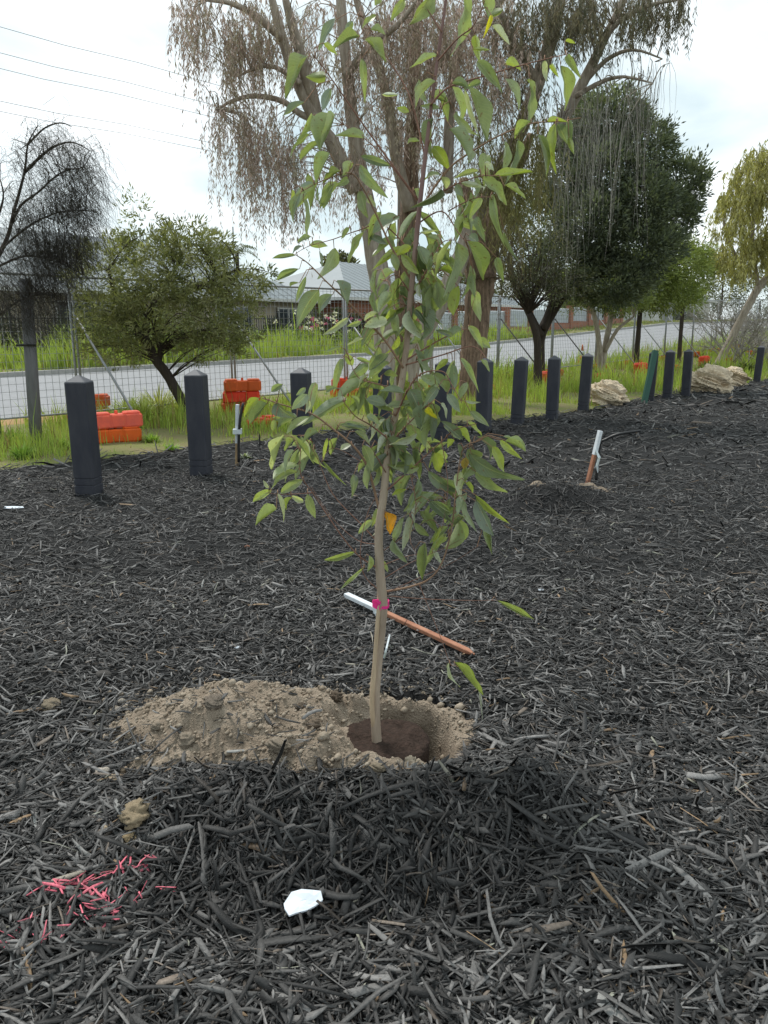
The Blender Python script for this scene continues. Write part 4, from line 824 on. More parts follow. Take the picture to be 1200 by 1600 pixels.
# traffic cone
p = col_n(908, 13.3); p.z = tz(p); e = empty('traffic_cone', p, .3, 'orange traffic cone with white band standing by the road', 'cone')
mb = MB(); mb.prism([(-.2, -.17), (-.17, -.2), (.17, -.2), (.2, -.17), (.2, .17), (.17, .2), (-.17, .2), (-.2, .17)], 0, .05, .01); mb.build('base', M['orange'], e)
mb = MB(); mb.tube([(0, 0, .05), (0, 0, .32)], [.15, .095], 16); mb.tube([(0, 0, .50), (0, 0, .72), (0, 0, .73)], [.058, .022, .012], 16); mb.build('body', M['orange'], e, True)
mb = MB(); mb.tube([(0, 0, .32), (0, 0, .50)], [.096, .059], 16); mb.build('band', M['white_paint'], e, True)

# ================================================================== GRASS
def blades(name, X, Y, Z, H, W, cols, label=None, lean=.35, parent=None):
    N = len(X); a = R.uniform(0, 6.283, N); l = np.abs(R.normal(0, lean, N)) * H; d = np.stack([np.cos(a), np.sin(a), 0 * a], -1); s = np.stack([-np.sin(a + .6), np.cos(a + .6), 0 * a], -1)
    P = np.stack([X, Y, Z], -1); up = np.array([0, 0, 1.])
    c1 = P + d * (l * .25)[:, None] + up * (H * .55)[:, None]; c2 = P + d * l[:, None] + up * H[:, None]; w_ = W[:, None]
    V = np.stack([P - s * w_, P + s * w_, c1 + s * w_ * .8, c1 - s * w_ * .8, c2 + s * w_ * .1, c2 - s * w_ * .1], 1).reshape(-1, 3)
    b = (np.arange(N) * 6)[:, None]; F = np.concatenate([b + np.array([[0, 1, 2, 3]]), b + np.array([[3, 2, 4, 5]])])
    o = np_obj(name, V, F, M['grass'], parent, col=np.repeat(cols, 6, 0)); return tag(o, label, 'grass' if label else None, kind='stuff')
def gcol(N, a, b, dry=.12):
    k = R.rand(N, 1); c = np.array(a) * k + np.array(b) * (1 - k); d = R.rand(N) < dry; c[d] = np.array([.34, .27, .12]) * R.uniform(.6, 1.2, (d.sum(), 1)); return c
def strip_grass(name, n, s0, s1, na, nb, h, w_, a, b, dry, label, tuft=1.3, bare=None):
    s = s0 + (s1 - s0) * R.rand(n) ** 1.25; nn = R.uniform(na, nb, n); P = snw(s, nn); X, Y = P
    if na < 10: k = nn > edge_n(s) - .05; s, nn, X, Y = s[k], nn[k], X[k], Y[k]
    cl = fbm(X * 1.1, Y * 1.1, 77, 3); k = R.rand(len(X)) < np.clip(.62 + tuft * cl, .10, 1); X, Y, s, nn, cl = X[k], Y[k], s[k], nn[k], cl[k]
    H = h * np.exp(R.normal(0, .35, len(X))) * np.clip(.75 + .7 * cl, .3, 1.7)
    if bare is not None: H = H * bare(s, nn)
    Z = ground_z(X, Y) - .02
    W = w_ * R.uniform(.6, 1.3, len(X)) * (1 + s / 60)
    return blades(name, X, Y, Z, H, W, gcol(len(X), a, b, dry), label)
ramp = lambda s, n: np.interp(n - edge_n(s), [0, .5, 1.4], [.30, .55, 1.0]) * np.interp(s, [4, 8, 12, 15], [1.0, 1.1, 1.1, 1.2])
strip_grass('grass', 60000, -2, 20, 6.8, 12.6, .22, .0060, (.43, .52, .11), (.27, .37, .095), .16, 'bright green weedy grass between mulch and fence', bare=ramp)
strip_grass('grass', 22000, 18, 60, 6.8, 13.6, .30, .011, (.43, .52, .11), (.27, .37, .095), .14, 'tall yellow-green grass along the far run of fence', bare=ramp)
strip_grass('grass', 30000, 4, 40, 22.3, 26, .46, .016, (.42, .50, .12), (.27, .36, .095), .08, 'overgrown green weeds on the verge across the road')
strip_grass('grass', 14000, 30, 95, 22.3, 25, .10, .018, (.27, .31, .09), (.18, .22, .07), .2, 'mown pale grass along the verge by the brick fence')
strip_grass('grass', 9000, -12, 12, 22.3, 30, .14, .020, (.25, .33, .08), (.15, .22, .06), .1, 'short lawn across the road')
# clumps of weeds around the near bollards and blocks
for k, (x, y, n, L, c) in enumerate([(36, 715, 90, .22, (.20, .30, .07)), (95, 700, 80, .2, (.22, .31, .07)), (250, 652, 150, .6, (.33, .42, .12)), (238, 690, 70, .16, (.22, .32, .07)), (268, 700, 60, .14, (.2, .31, .07)), (22, 690, 90, .25, (.17, .25, .07)), (405, 672, 60, .2, (.25, .36, .06)), (440, 668, 60, .2, (.25, .36, .06)), (225, 660, 110, .5, (.30, .40, .11)), (285, 655, 90, .5, (.32, .42, .11)), (200, 652, 80, .45, (.3, .4, .1))]):
    p = gp(x, y); p.z = float(ground_z(p.x, p.y)) - .02; c = tuple(min(.45, q * 1.3) for q in c)
    leafy('weed', p, n * 2, L * 1.25, .010, 'leafy green weed clump growing at the mulch edge', 'weed', c, .85, 50 + k, 'weed clumps at the mulch edge')

# ================================================================== FOLIAGE
def strands(A, D, L, nl, ll, lw, col, stem_col, sw=.004, segs=5, droop=1.25, curl=.0, cj=.3, stiff=0):
    N = len(A); Vs = []; Fs = []; Cs = []; b = 0
    us = np.linspace(0, 1, segs + 1)
    def pos(u): u = np.asarray(u)[..., None]; return A[:, None] + D[:, None] * (1 - np.exp(-2.2 * u)) * .55 + np.array([0, 0, -1.]) * (L[:, None, None] * u ** droop)
    Pt = pos(np.broadcast_to(us, (N, segs + 1))); Pt = Pt + np.cumsum(R.normal(0, .030, Pt.shape), 1) * us[None, :, None] * np.array([1, 1, .3])
    ra = R.uniform(0, 6.283, N); sd_ = np.stack([np.cos(ra), np.sin(ra), 0 * ra], -1)[:, None] * (sw * (1 - .7 * us))[None, :, None]
    V = np.stack([Pt - sd_, Pt + sd_], 2).reshape(N, -1, 3); f = np.array([(2 * i, 2 * i + 1, 2 * i + 3, 2 * i + 2) for i in range(segs)])
    Vs.append(V.reshape(-1, 3)); Fs.append(((np.arange(N) * (segs + 1) * 2)[:, None, None] + f[None]).reshape(-1, 4)); Cs.append(np.tile(np.array(stem_col), (N * (segs + 1) * 2, 1)) * np.repeat(R.uniform(.6, 1.3, (N, 1)), (segs + 1) * 2, 0)); b += N * (segs + 1) * 2
    if nl:
        u = R.uniform(.08, 1, (N, nl)); P = pos(u).reshape(-1, 3); K = len(P); a = R.uniform(0, 6.283, K); sp_ = R.uniform(.15, .9, K)
        d = np.stack([np.cos(a) * sp_, np.sin(a) * sp_, -np.ones(K)], -1); d /= np.linalg.norm(d, axis=1, keepdims=True); s = np.cross(d, R.normal(0, 1, (K, 3))); s /= np.linalg.norm(s, axis=1, keepdims=True)
        l = (ll * R.uniform(.6, 1.3, K))[:, None]; w_ = (lw * R.uniform(.7, 1.3, K))[:, None]
        V = np.stack([P, P + d * l * .45 + s * w_, P + d * l, P + d * l * .45 - s * w_], 1).reshape(-1, 3); Vs.append(V); Fs.append((np.arange(K) * 4)[:, None] + np.arange(4)[None] + b)
        cc = np.array(col); ci = R.randint(0, len(cc), N); base = np.repeat(cc[ci], nl, 0) * R.uniform(1 - cj, 1 + cj, (K, 1)); Cs.append(np.repeat(base, 4, 0))
    return np.concatenate(Vs), np.concatenate(Fs), np.concatenate(Cs)
def merge(parts):
    b = 0; V = []; F = []; Cc = []
    for v, f, c in parts: V.append(v); F.append(f + b); Cc.append(c); b += len(v)
    return np.concatenate(V), np.concatenate(F), np.concatenate(Cc)
def tufts(centers, rad, per, ll, lw, cols, updir=.4, outc=None, cj=.3):
    """small leaves spread round each tuft centre, pointing outwards"""
    N = len(centers); K = N * per; u = R.normal(0, 1, (K, 3)); u /= np.linalg.norm(u, axis=1, keepdims=True); rr_ = R.rand(K) ** .5
    c = np.repeat(centers, per, 0); rd_ = np.repeat(rad, per)[:, None]; P = c + u * rd_ * rr_[:, None] * np.array([1, 1, .8])
    o = u * .8 + np.array([0, 0, updir]) + R.normal(0, .45, (K, 3))
    if outc is not None: q = c - outc; o = o + .8 * q / (np.linalg.norm(q, axis=1, keepdims=True) + 1e-6)
    o /= np.linalg.norm(o, axis=1, keepdims=True); s = np.cross(o, R.normal(0, 1, (K, 3))); s /= np.linalg.norm(s, axis=1, keepdims=True)
    l = (ll * R.uniform(.6, 1.35, K))[:, None]; w_ = (lw * R.uniform(.7, 1.3, K))[:, None]
    V = np.stack([P, P + o * l * .45 + s * w_, P + o * l, P + o * l * .45 - s * w_], 1).reshape(-1, 3)
    cc = np.array(cols); ci = np.repeat(R.randint(0, len(cc), N), per); col = cc[ci] * np.repeat(R.uniform(1 - cj, 1 + cj, (N, 1)), per, 0) * R.uniform(.8, 1.2, (K, 1))
    return V, (np.arange(K) * 4)[:, None] + np.arange(4)[None], np.repeat(col, 4, 0)
def ell_px(lst, per_area, grp=1):
    """ellipses in the photo with a depth range -> points filling real volumes"""
    out = []
    for x, y, rx, ry, Y0, Y1, n in lst:
        for k in range(int(n * per_area)):
            if k % grp == 0: a = random.uniform(0, 6.283); r = math.sqrt(random.random()); c = pd(x + rx * r * math.cos(a), y + ry * r * math.sin(a), random.uniform(Y0, Y1))
            out.append(c + (Vector((random.gauss(0, .13), random.gauss(0, .13), random.gauss(0, .16))) if grp > 1 else Vector((0, 0, 0))))
    return np.array([tuple(p) for p in out])
def limb(mbld, px, Ys, rads, jit=.06, sides=9, k=4):
    n = len(px); P = [pd(x, y, Ys[0] + (Ys[1] - Ys[0]) * i / (n - 1)) for i, (x, y) in enumerate(px)]; P = smooth_path(P, k); m_ = len(P)
    mbld.tube(P, [float(np.interp(i / (m_ - 1) * (len(rads) - 1), range(len(rads)), rads)) for i in range(m_)], sides, jit); return P
def tree_root(name, p, label): return empty(name, p, 0, label, 'tree')
def local(V, root): return V - np.array(root.location)[None]
def fin(mbld, name, m, root, smooth=True):
    L0 = root.location; mbld.v = [(v[0] - L0.x, v[1] - L0.y, v[2] - L0.z) for v in mbld.v]; o = mbld.build(name, m, root, smooth)
    if name in ('twigs', 'branches', 'limbs'): tag(o, kind='stuff')
    return o
def twigs_to(pts, frm, n, r, m_=4):
    mb = MB(); idx = R.choice(len(pts), min(n, len(pts)), False); frm = np.array([tuple(p) for p in frm])
    for i in idx:
        t = pts[i]; d = np.linalg.norm(frm - t, axis=1) + .6 * np.maximum(0, frm[:, 2] - t[2] + .3); a = frm[int(d.argmin())]; mid = (a + t) / 2 + np.array([0, 0, .12 * np.linalg.norm(a - t)]) + R.normal(0, .05, 3)
        mb.tube(smooth_path([a, mid, t], m_), [r * (1 - .75 * k / (2 * m_)) for k in range(2 * m_ + 1)], 5, .1)
    return mb

# ---- large weeping willow-myrtle with several trunks
base = gp(612, 636, .05); wt = tree_root('weeping_tree', base, 'large weeping tree with several trunks and hanging grey-brown foliage')
mb = MB(); PA = []
PA += limb(mb, [(602, 650), (601, 560), (598, 470), (586, 395), (570, 310), (552, 200), (542, 110), (534, 20), (526, -90)], (15.5, 15.0), [.25, .22, .21, .20, .17, .125, .10, .09, .07], .07, 12)
fin(mb, 'trunk', M['bark_grey'], wt); mb = MB()
PB_ = limb(mb, [(622, 640), (628, 560), (632, 470), (634, 400), (640, 320), (644, 220), (648, 120), (652, 20), (660, -90)], (16.1, 16.4), [.22, .20, .20, .20, .18, .145, .12, .10, .08], .10, 12); fin(mb, 'trunk', M['bark_brown'], wt); PA += PB_
mb = MB(); PC_ = limb(mb, [(634, 620), (648, 545), (672, 500), (698, 452), (722, 396), (760, 300), (806, 220), (840, 130), (866, 40), (884, -60)], (15.8, 15.2), [.19, .18, .18, .18, .16, .14, .13, .13, .12, .09], .08, 12); fin(mb, 'trunk', M['bark_grey'], wt); PA += PC_
mb = MB()
for px, Ys, rd_ in [([(556, 300), (520, 225), (498, 195), (466, 130), (440, 55), (420, -20)], (15.1, 14.4), [.15, .13, .12, .11, .09, .05]), ([(500, 200), (480, 120), (462, 60), (444, -10)], (14.9, 14.0), [.11, .1, .09, .05]),
                    ([(497, 190), (470, 178), (440, 158), (400, 150), (362, 158), (340, 172)], (14.9, 14.2), [.07, .06, .05, .045, .03, .015]), ([(640, 330), (618, 240), (606, 160), (590, 100), (566, 30), (550, -30)], (16, 15.4), [.13, .11, .1, .08, .07, .05]),
                    ([(440, 60), (400, 25), (360, 5), (318, 0)], (14.5, 13.8), [.07, .06, .04, .02]), ([(470, 130), (430, 105), (400, 106), (372, 120)], (14.5, 13.9), [.05, .04, .03, .012]), ([(700, 300), (702, 200), (712, 100), (735, -10)], (15.9, 16.5), [.10, .10, .08, .06]),
                    ([(850, 235), (905, 140), (940, 70), (985, -20)], (15.3, 14.6), [.13, .10, .08, .05]), ([(912, 130), (950, 92), (990, 78), (1035, 92)], (15.0, 14.4), [.05, .04, .025, .01]), ([(900, 150), (940, 128), (975, 120), (1020, 130)], (15.0, 14.2), [.05, .04, .025, .01]), ([(925, 100), (960, 40), (1010, 10), (1060, 0)], (14.9, 14.2), [.06, .05, .035, .015]),
                    ([(540, 120), (580, 70), (620, 40), (660, -10)], (15, 14.2), [.08, .07, .05, .03]), ([(648, 150), (700, 80), (760, 30), (800, -30)], (16.3, 15.4), [.12, .1, .08, .05]), ([(840, 130), (800, 60), (775, 0)], (15.3, 14.6), [.08, .06, .04])]:
    PA += limb(mb, px, Ys, rd_, .08, 8, 4)
fin(mb, 'limbs', M['bark_grey'], wt)
BRN = [(.46, .355, .30), (.40, .32, .27), (.37, .32, .24), (.50, .40, .35), (.33, .29, .21)]; OLV = [(.25, .235, .09), (.22, .21, .08), (.27, .245, .11)]; DRK = [(.19, .175, .12), (.13, .135, .085), (.20, .18, .11)]
def hang(lst, dens, Lr, nl, ll, lw, cols, stem=(.17, .125, .09), sw=.0026, outk=.5, grp=9):
    A = ell_px(lst, dens, grp); N = len(A); a = R.uniform(0, 6.283, N); D = np.stack([np.cos(a), np.sin(a), .25 + 0 * a], -1) * (R.uniform(.2, 1, N) * outk)[:, None]
    return A, strands(A, D, R.uniform(Lr[0], Lr[1], N), nl, ll, lw, cols, stem, sw)
parts = []; anch = []
for spec in [([(380, 175, 50, 26, 13.6, 15.2, 120), (450, 205, 70, 30, 13.8, 15.4, 110), (400, 235, 60, 30, 13.6, 15, 90)], 1.1, (.4, 1.75), 26, .10, .008, BRN),
             ([(345, 20, 75, 45, 13.4, 15, 150), (300, 5, 40, 25, 13.4, 14.8, 55), (420, 30, 70, 60, 13.6, 15.6, 150), (375, 70, 45, 30, 13.6, 15, 60)], 1.0, (.3, 1.3), 24, .10, .008, BRN),
             ([(520, 60, 60, 70, 13.8, 16.5, 150), (610, 60, 70, 80, 14, 17, 330), (690, 40, 80, 70, 14, 17.5, 330), (770, 60, 70, 80, 14, 17.2, 290), (600, 190, 70, 50, 14.4, 17, 110), (560, 260, 60, 40, 14.4, 16.5, 60), (470, 290, 45, 25, 14, 15.2, 26)], 1.1, (.3, 1.2), 24, .10, .008, BRN),
             ([(690, 200, 60, 80, 15.6, 17.4, 130), (740, 130, 60, 70, 15, 17, 130)], 1, (.6, 1.2), 22, .10, .0075, BRN + OLV[:1]),
             ([(860, 10, 70, 45, 14, 15.8, 240), (950, 5, 70, 28, 13.8, 15.4, 190), (1030, -8, 50, 18, 13.8, 15, 90), (830, 80, 35, 50, 14.2, 15.6, 60)], 1, (.35, .8), 24, .11, .008, DRK),
             ([(790, 220, 46, 46, 14.4, 15.8, 150), (830, 200, 30, 40, 14.4, 15.6, 90)], 1, (1.0, 1.9), 40, .11, .007, OLV, (.16, .14, .06)),
             ([(905, 170, 50, 30, 13.9, 15.2, 85), (960, 165, 40, 34, 13.9, 15.1, 60), (890, 240, 30, 50, 14.2, 15.2, 40)], 1, (.4, 2.4), 2, .08, .005, [(.36, .34, .31)], (.34, .32, .295), .0045),
             ([(970, 95, 60, 40, 14, 15, 60), (1010, 110, 30, 40, 14, 15, 30)], 1, (.7, 1.9), 2, .07, .004, [(.28, .27, .25)], (.25, .235, .215), .0045)]:
    A, g_ = hang(*spec); anch.append(A[::3]); parts.append(g_)
V, F, Cc = merge(parts); o = np_obj('crown', local(V, wt), F, M['foliage_dry'], wt, col=Cc); tag(o, kind='stuff')
mb = twigs_to(np.concatenate(anch), PA, 560, .013, 3); fin(mb, 'twigs', M['bark_grey'], wt)
# ---- thick shaggy-barked tree next to it
base = gp(735, 628, .05); bt_ = tree_root('paperbark_tree', base, 'thick shaggy brown trunk standing right behind the bollards')
mb = MB(); PD_ = limb(mb, [(735, 640), (738, 590), (742, 530), (748, 470), (756, 410), (770, 350), (800, 280), (830, 210)], (17.2, 17.6), [.32, .28, .27, .29, .32, .26, .16, .08], .13, 14); 
limb(mb, [(752, 440), (742, 380), (730, 330), (724, 280)], (17.3, 17.8), [.36, .30, .2, .1], .12, 10); fin(mb, 'trunk', M['bark_brown'], bt_)
A, g_ = hang([(760, 330, 60, 50, 16.6, 18.2, 150), (740, 420, 45, 40, 16.8, 18, 60), (800, 380, 40, 50, 16.8, 18.2, 100)], 1, (.4, 1.1), 18, .10, .006, [(.12, .095, .07), (.15, .12, .085), (.10, .09, .055)], (.14, .11, .08))
o = np_obj('crown', local(g_[0], bt_), g_[1], M['foliage'], bt_, col=g_[2]); tag(o, kind='stuff')

# ---- generic bushy tree
def bushy(name, root_p, label, trunks, m_bark, clumps, nt, per, ll, lw, cols, tr=.28, up=.4, ntw=60, twr=.02):
    rt = tree_root(name, root_p, label); mb = MB(); PP = []
    for px, Ys, rd_ in trunks: PP += limb(mb, px, Ys, rd_, .09, 9, 4)
    fin(mb, 'trunk', m_bark, rt); cs = []; oc = []
    for x, y, rx, ry, Y0, Y1, wgt in clumps:
        c = pd(x, y, (Y0 + Y1) / 2); k = c.y / 1200; a = np.array([rx * k, (Y1 - Y0) / 2, ry * k]); n = int(nt * wgt)
        u = R.normal(0, 1, (n, 3)); u /= np.linalg.norm(u, axis=1, keepdims=True); r = R.uniform(.55, 1.0, (n, 1)) ** .6; P = np.array(c)[None] + u * r * a[None]
        P = P + .09 * a[None] * R.normal(0, 1, (n, 3)); cs.append(P); oc.append(np.tile(np.array(c), (n, 1)))
    cs = np.concatenate(cs); oc = np.concatenate(oc); V, F, Cc = tufts(cs, R.uniform(.6, 1.3, len(cs)) * tr, per, ll, lw, cols, up, np.repeat(oc, per, 0))
    o = np_obj('crown', local(V, rt), F, M['foliage'], rt, col=Cc); tag(o, kind='stuff')
    mb = twigs_to(cs, PP, ntw, twr); fin(mb, 'branches', m_bark, rt); return rt
DG = [(.125, .148, .10), (.155, .18, .115), (.10, .12, .085), (.20, .225, .14)]; MG = [(.19, .235, .075), (.24, .285, .095), (.16, .20, .075), (.27, .31, .10)]
p = col_n(843, 10.8); yb = p.y
bushy('evergreen_tree', Vector((p.x, p.y, .1)), 'tall dark evergreen tree with dense rounded crown', [([(845, 612), (843, 560), (846, 520), (868, 480), (900, 430), (925, 350), (940, 260)], (yb, yb + .6), [.17, .15, .15, .13, .13, .11, .06]), ([(845, 525), (822, 480), (800, 435), (796, 400)], (yb, yb - .4), [.12, .10, .08, .05]), ([(848, 515), (862, 470), (872, 430)], (yb, yb + .4), [.10, .08, .05])], M['bark_dark'],
      [(958, 182, 50, 40, yb, yb + 1.6, .8), (912, 205, 38, 40, yb - .2, yb + 1.6, .5), (1003, 232, 48, 40, yb - .6, yb + 1, .8), (945, 270, 58, 42, yb - 1, yb + .8, .9), (1064, 292, 36, 40, yb - .2, yb + 1.2, .6), (1050, 335, 34, 34, yb - .6, yb + .8, .5), (1008, 318, 46, 38, yb - 1.4, yb + .2, .8), (1000, 388, 60, 40, yb - 1.5, yb + .6, 1), (925, 350, 58, 46, yb - 1.4, yb + .4, 1), (878, 270, 36, 56, yb, yb + 1.6, .6), (882, 415, 54, 40, yb - 1.2, yb + .8, .8), (955, 440, 64, 32, yb - 1.5, yb + .6, .9), (842, 340, 44, 48, yb - .2, yb + 1.6, .5)], 300, 28, .13, .021, DG, .23, .5, 90, .03)
p = col_n(838, 10.4); yb2 = p.y - .8
bushy('wattle_tree', Vector((p.x + .15, p.y - .5, .1)), 'small forked tree with thin grey-green crown below the dark evergreen', [([(841, 616), (840, 560), (838, 522), (826, 490)], (yb2, yb2), [.12, .1, .1, .07])], M['bark_dark'],
      [(830, 400, 60, 44, yb2 - 1, yb2 + 1, .8), (860, 445, 55, 28, yb2 - 1, yb2 + 1, .6), (800, 440, 30, 20, yb2 - .8, yb2 + .8, .2)], 210, 16, .10, .012, [(.085, .085, .06), (.10, .11, .06), (.07, .075, .05)], .26, .1, 60, .02)
p = col_n(940, 11.2); yb = p.y
bushy('shrub_tree', Vector((p.x, p.y, .2)), 'multi-stemmed small tree with mid green crown behind the rock', [([(938, 585), (937, 545), (932, 510), (926, 480)], (yb, yb - .2), [.10, .09, .08, .06]), ([(940, 585), (945, 545), (952, 510), (958, 470)], (yb, yb + .2), [.11, .10, .09, .06]), ([(945, 550), (965, 515), (990, 495)], (yb, yb - .3), [.07, .06, .03])], M['bark_grey'],
      [(925, 445, 62, 38, yb - 1.2, yb + 1.2, 1.2), (975, 462, 40, 26, yb - 1, yb + 1, .6)], 260, 22, .12, .017, MG[:3], .26, .3, 50, .02)
p = col_n(1000, 11.0); yb = p.y
bushy('shrub_tree', Vector((p.x, p.y, .25)), 'small tree with single dark stem and bright green drooping crown', [([(992, 592), (996, 540), (1000, 490), (1004, 450)], (yb, yb), [.10, .09, .085, .06])], M['bark_dark'], [(1005, 440, 50, 42, yb - 1.3, yb + 1.3, 1.1), (1050, 412, 52, 42, yb - 1.2, yb + 1.2, 1.2), (1040, 460, 50, 26, yb - 1.2, yb + 1.2, .7)], 300, 22, .13, .019, [MG[0], MG[1], MG[3]], .28, -.1, 50, .02)
p = col_n(1063, 11.2); yb = p.y
bushy('shrub_tree', Vector((p.x, p.y, .35)), 'slender dark-stemmed small tree next to the drooping green tree', [([(1060, 575), (1063, 530), (1066, 490), (1068, 450)], (yb, yb), [.09, .08, .08, .05])], M['bark_dark'], [(1072, 430, 34, 42, yb - 1.1, yb + 1.1, .8)], 260, 20, .14, .02, MG[:2], .28, -.1, 30, .02)
# ---- bottlebrush
p = gp(297, 657); yb = p.y - .3
bushy('bottlebrush_tree', Vector((p.x, yb, 0)), 'small bottlebrush tree with dark leaning trunk and olive crown', [([(302, 668), (290, 640), (265, 592), (244, 562), (226, 530), (212, 512)], (yb, yb - .1), [.10, .09, .085, .08, .075, .05]), ([(248, 568), (250, 545), (240, 520)], (yb, yb - .2), [.05, .045, .03]), ([(226, 530), (230, 500), (244, 468), (268, 430), (285, 400)], (yb, yb + .3), [.065, .055, .05, .04, .02]), ([(222, 526), (200, 490), (176, 450), (170, 420)], (yb, yb - .3), [.055, .05, .035, .02]), ([(240, 475), (285, 460), (330, 440), (372, 420)], (yb, yb), [.045, .04, .03, .015])], M['bark_dark'],
      [(175, 440, 52, 66, yb - 1, yb + .8, 1.0), (160, 500, 42, 42, yb - .9, yb + .7, .5), (232, 420, 62, 62, yb - 1.1, yb + .9, 1.0), (300, 425, 60, 60, yb - 1, yb + .9, .95), (255, 480, 70, 50, yb - 1.1, yb + .8, .8), (320, 490, 58, 46, yb - 1, yb + .8, .8), (372, 450, 38, 42, yb - .8, yb + .7, .45), (215, 345, 28, 40, yb - .4, yb + .4, .12), (285, 372, 42, 26, yb - .6, yb + .6, .25), (330, 390, 34, 28, yb - .6, yb + .6, .25), (205, 520, 50, 26, yb - .9, yb + .7, .4), (350, 530, 34, 18, yb - .6, yb + .6, .22), (185, 545, 56, 22, yb - .8, yb + .6, .35), (325, 545, 54, 20, yb - .8, yb + .6, .32), (385, 500, 26, 36, yb - .5, yb + .5, .2), (408, 432, 22, 16, yb - .4, yb + .4, .08)], 130, 26, .095, .0110, [(.21, .225, .095), (.18, .195, .085), (.26, .27, .13), (.15, .165, .075), (.30, .305, .16)], .13, .2, 150, .013)
# ---- she-oak sweeping in from beyond the left of the frame
yb = 10.6; sh = tree_root('sheoak_tree', Vector((pd(-60, 600, yb).x, yb, 0)), 'wispy dark she-oak with needle foliage swept sideways'); mb = MB(); PP = []
for px, Ys, rd_ in [([(-70, 700), (-60, 560), (-30, 450), (8, 380), (22, 330), (38, 270), (44, 225), (60, 195)], (yb, yb - .2), [.09, .07, .042, .027, .021, .015, .01, .005]), ([(8, 380), (30, 325), (60, 300), (95, 270), (130, 262)], (yb, yb - .3), [.018, .016, .012, .008, .004]), ([(0, 390), (50, 350), (100, 330), (150, 330)], (yb, yb + .2), [.017, .014, .01, .005]), ([(-10, 420), (40, 400), (90, 410), (130, 430)], (yb, yb - .2), [.017, .014, .01, .005]), ([(-10, 500), (30, 470), (70, 460), (105, 475)], (yb, yb - .5), [.015, .012, .008, .004]), ([(-40, 470), (-10, 360), (5, 310), (0, 280)], (yb, yb), [.03, .02, .012, .006]), ([(38, 270), (75, 235), (110, 222), (140, 235)], (yb, yb), [.022, .016, .01, .005]), ([(44, 225), (70, 200), (95, 192), (112, 198)], (yb, yb - .1), [.014, .01, .008, .004])]:
    PP += limb(mb, px, Ys, rd_, .06, 7, 5)
fin(mb, 'trunk', M['bark_dark'], sh); A = ell_px([(80, 345, 62, 60, yb - .7, yb + .5, 520), (105, 300, 46, 44, yb - .6, yb + .5, 230), (60, 250, 52, 40, yb - .5, yb + .4, 150), (120, 245, 34, 30, yb - .4, yb + .4, 80), (60, 215, 40, 22, yb - .3, yb + .3, 60), (20, 430, 70, 50, yb - .8, yb + .4, 420), (85, 410, 48, 50, yb - .7, yb + .4, 330), (10, 330, 40, 50, yb - .6, yb + .4, 120), (30, 490, 60, 30, yb - .9, yb + .3, 200)], 1); N = len(A)
a = R.normal(0, .5, N); D = np.stack([np.cos(a), np.sin(a), .35 + R.normal(0, .25, N)], -1) * R.uniform(.25, .75, (N, 1))
V, F, Cc = strands(A, D, R.uniform(.10, .42, N), 0, .1, .01, [(.1, .1, .1)], (.048, .042, .040), .0036, 5, 1.7)
k = 6500; A2 = A[R.randint(0, N, k)] + R.normal(0, .09, (k, 3)); a = R.normal(.1, .6, k); D = np.stack([np.cos(a), np.sin(a), .3 + R.normal(0, .3, k)], -1) * R.uniform(.2, .6, (k, 1)); g2 = strands(A2, D, R.uniform(.08, .35, k), 0, .1, .01, [(.1, .1, .1)], (.058, .054, .050), .0034, 4, 1.7)
V, F, Cc = merge([(V, F, Cc), g2]); o = np_obj('crown', local(V, sh), F, M['foliage'], sh, col=Cc); tag(o, kind='stuff')
mb = twigs_to(A, PP, 300, .006, 3); fin(mb, 'twigs', M['bark_dark'], sh)
# ---- yellow-green weeping tree on the right, grey dead shrub under it
p = col_n(1128, 10.2); yb = p.y; yt = tree_root('willow_tree', Vector((p.x, p.y, .3)), 'yellow-green weeping tree with leaning grey trunk'); mb = MB(); PP = limb(mb, [(1120, 572), (1134, 545), (1160, 495), (1185, 450), (1215, 415), (1250, 360), (1270, 280)], (yb, yb), [.17, .15, .15, .16, .16, .13, .07], .07); PP += limb(mb, [(1185, 450), (1176, 380), (1180, 310), (1190, 260)], (yb, yb - .5), [.10, .08, .06, .03], .07)
PP += limb(mb, [(1190, 445), (1150, 400), (1130, 340), (1140, 300)], (yb, yb + .6), [.08, .06, .05, .03], .07); fin(mb, 'trunk', M['bark_grey'], yt)
A, g_ = hang([(1185, 270, 45, 36, yb - 2, yb + 2, 260), (1160, 320, 42, 40, yb - 2, yb + 2, 240), (1210, 340, 50, 60, yb - 2, yb + 2, 240), (1135, 380, 34, 38, yb - 1.6, yb + 1.6, 150), (1175, 395, 40, 36, yb - 2, yb + 1.6, 200), (1215, 250, 30, 30, yb - 2, yb + 2, 90)], 1.0, (.25, 1.1), 24, .18, .020, [(.44, .41, .15), (.38, .36, .13), (.50, .47, .20), (.34, .32, .14)], (.18, .15, .08), .007)
o = np_obj('crown', local(g_[0], yt), g_[1], M['foliage'], yt, col=g_[2]); tag(o, kind='stuff'); mb = twigs_to(A, PP, 60, .02, 3); fin(mb, 'branches', M['bark_grey'], yt)
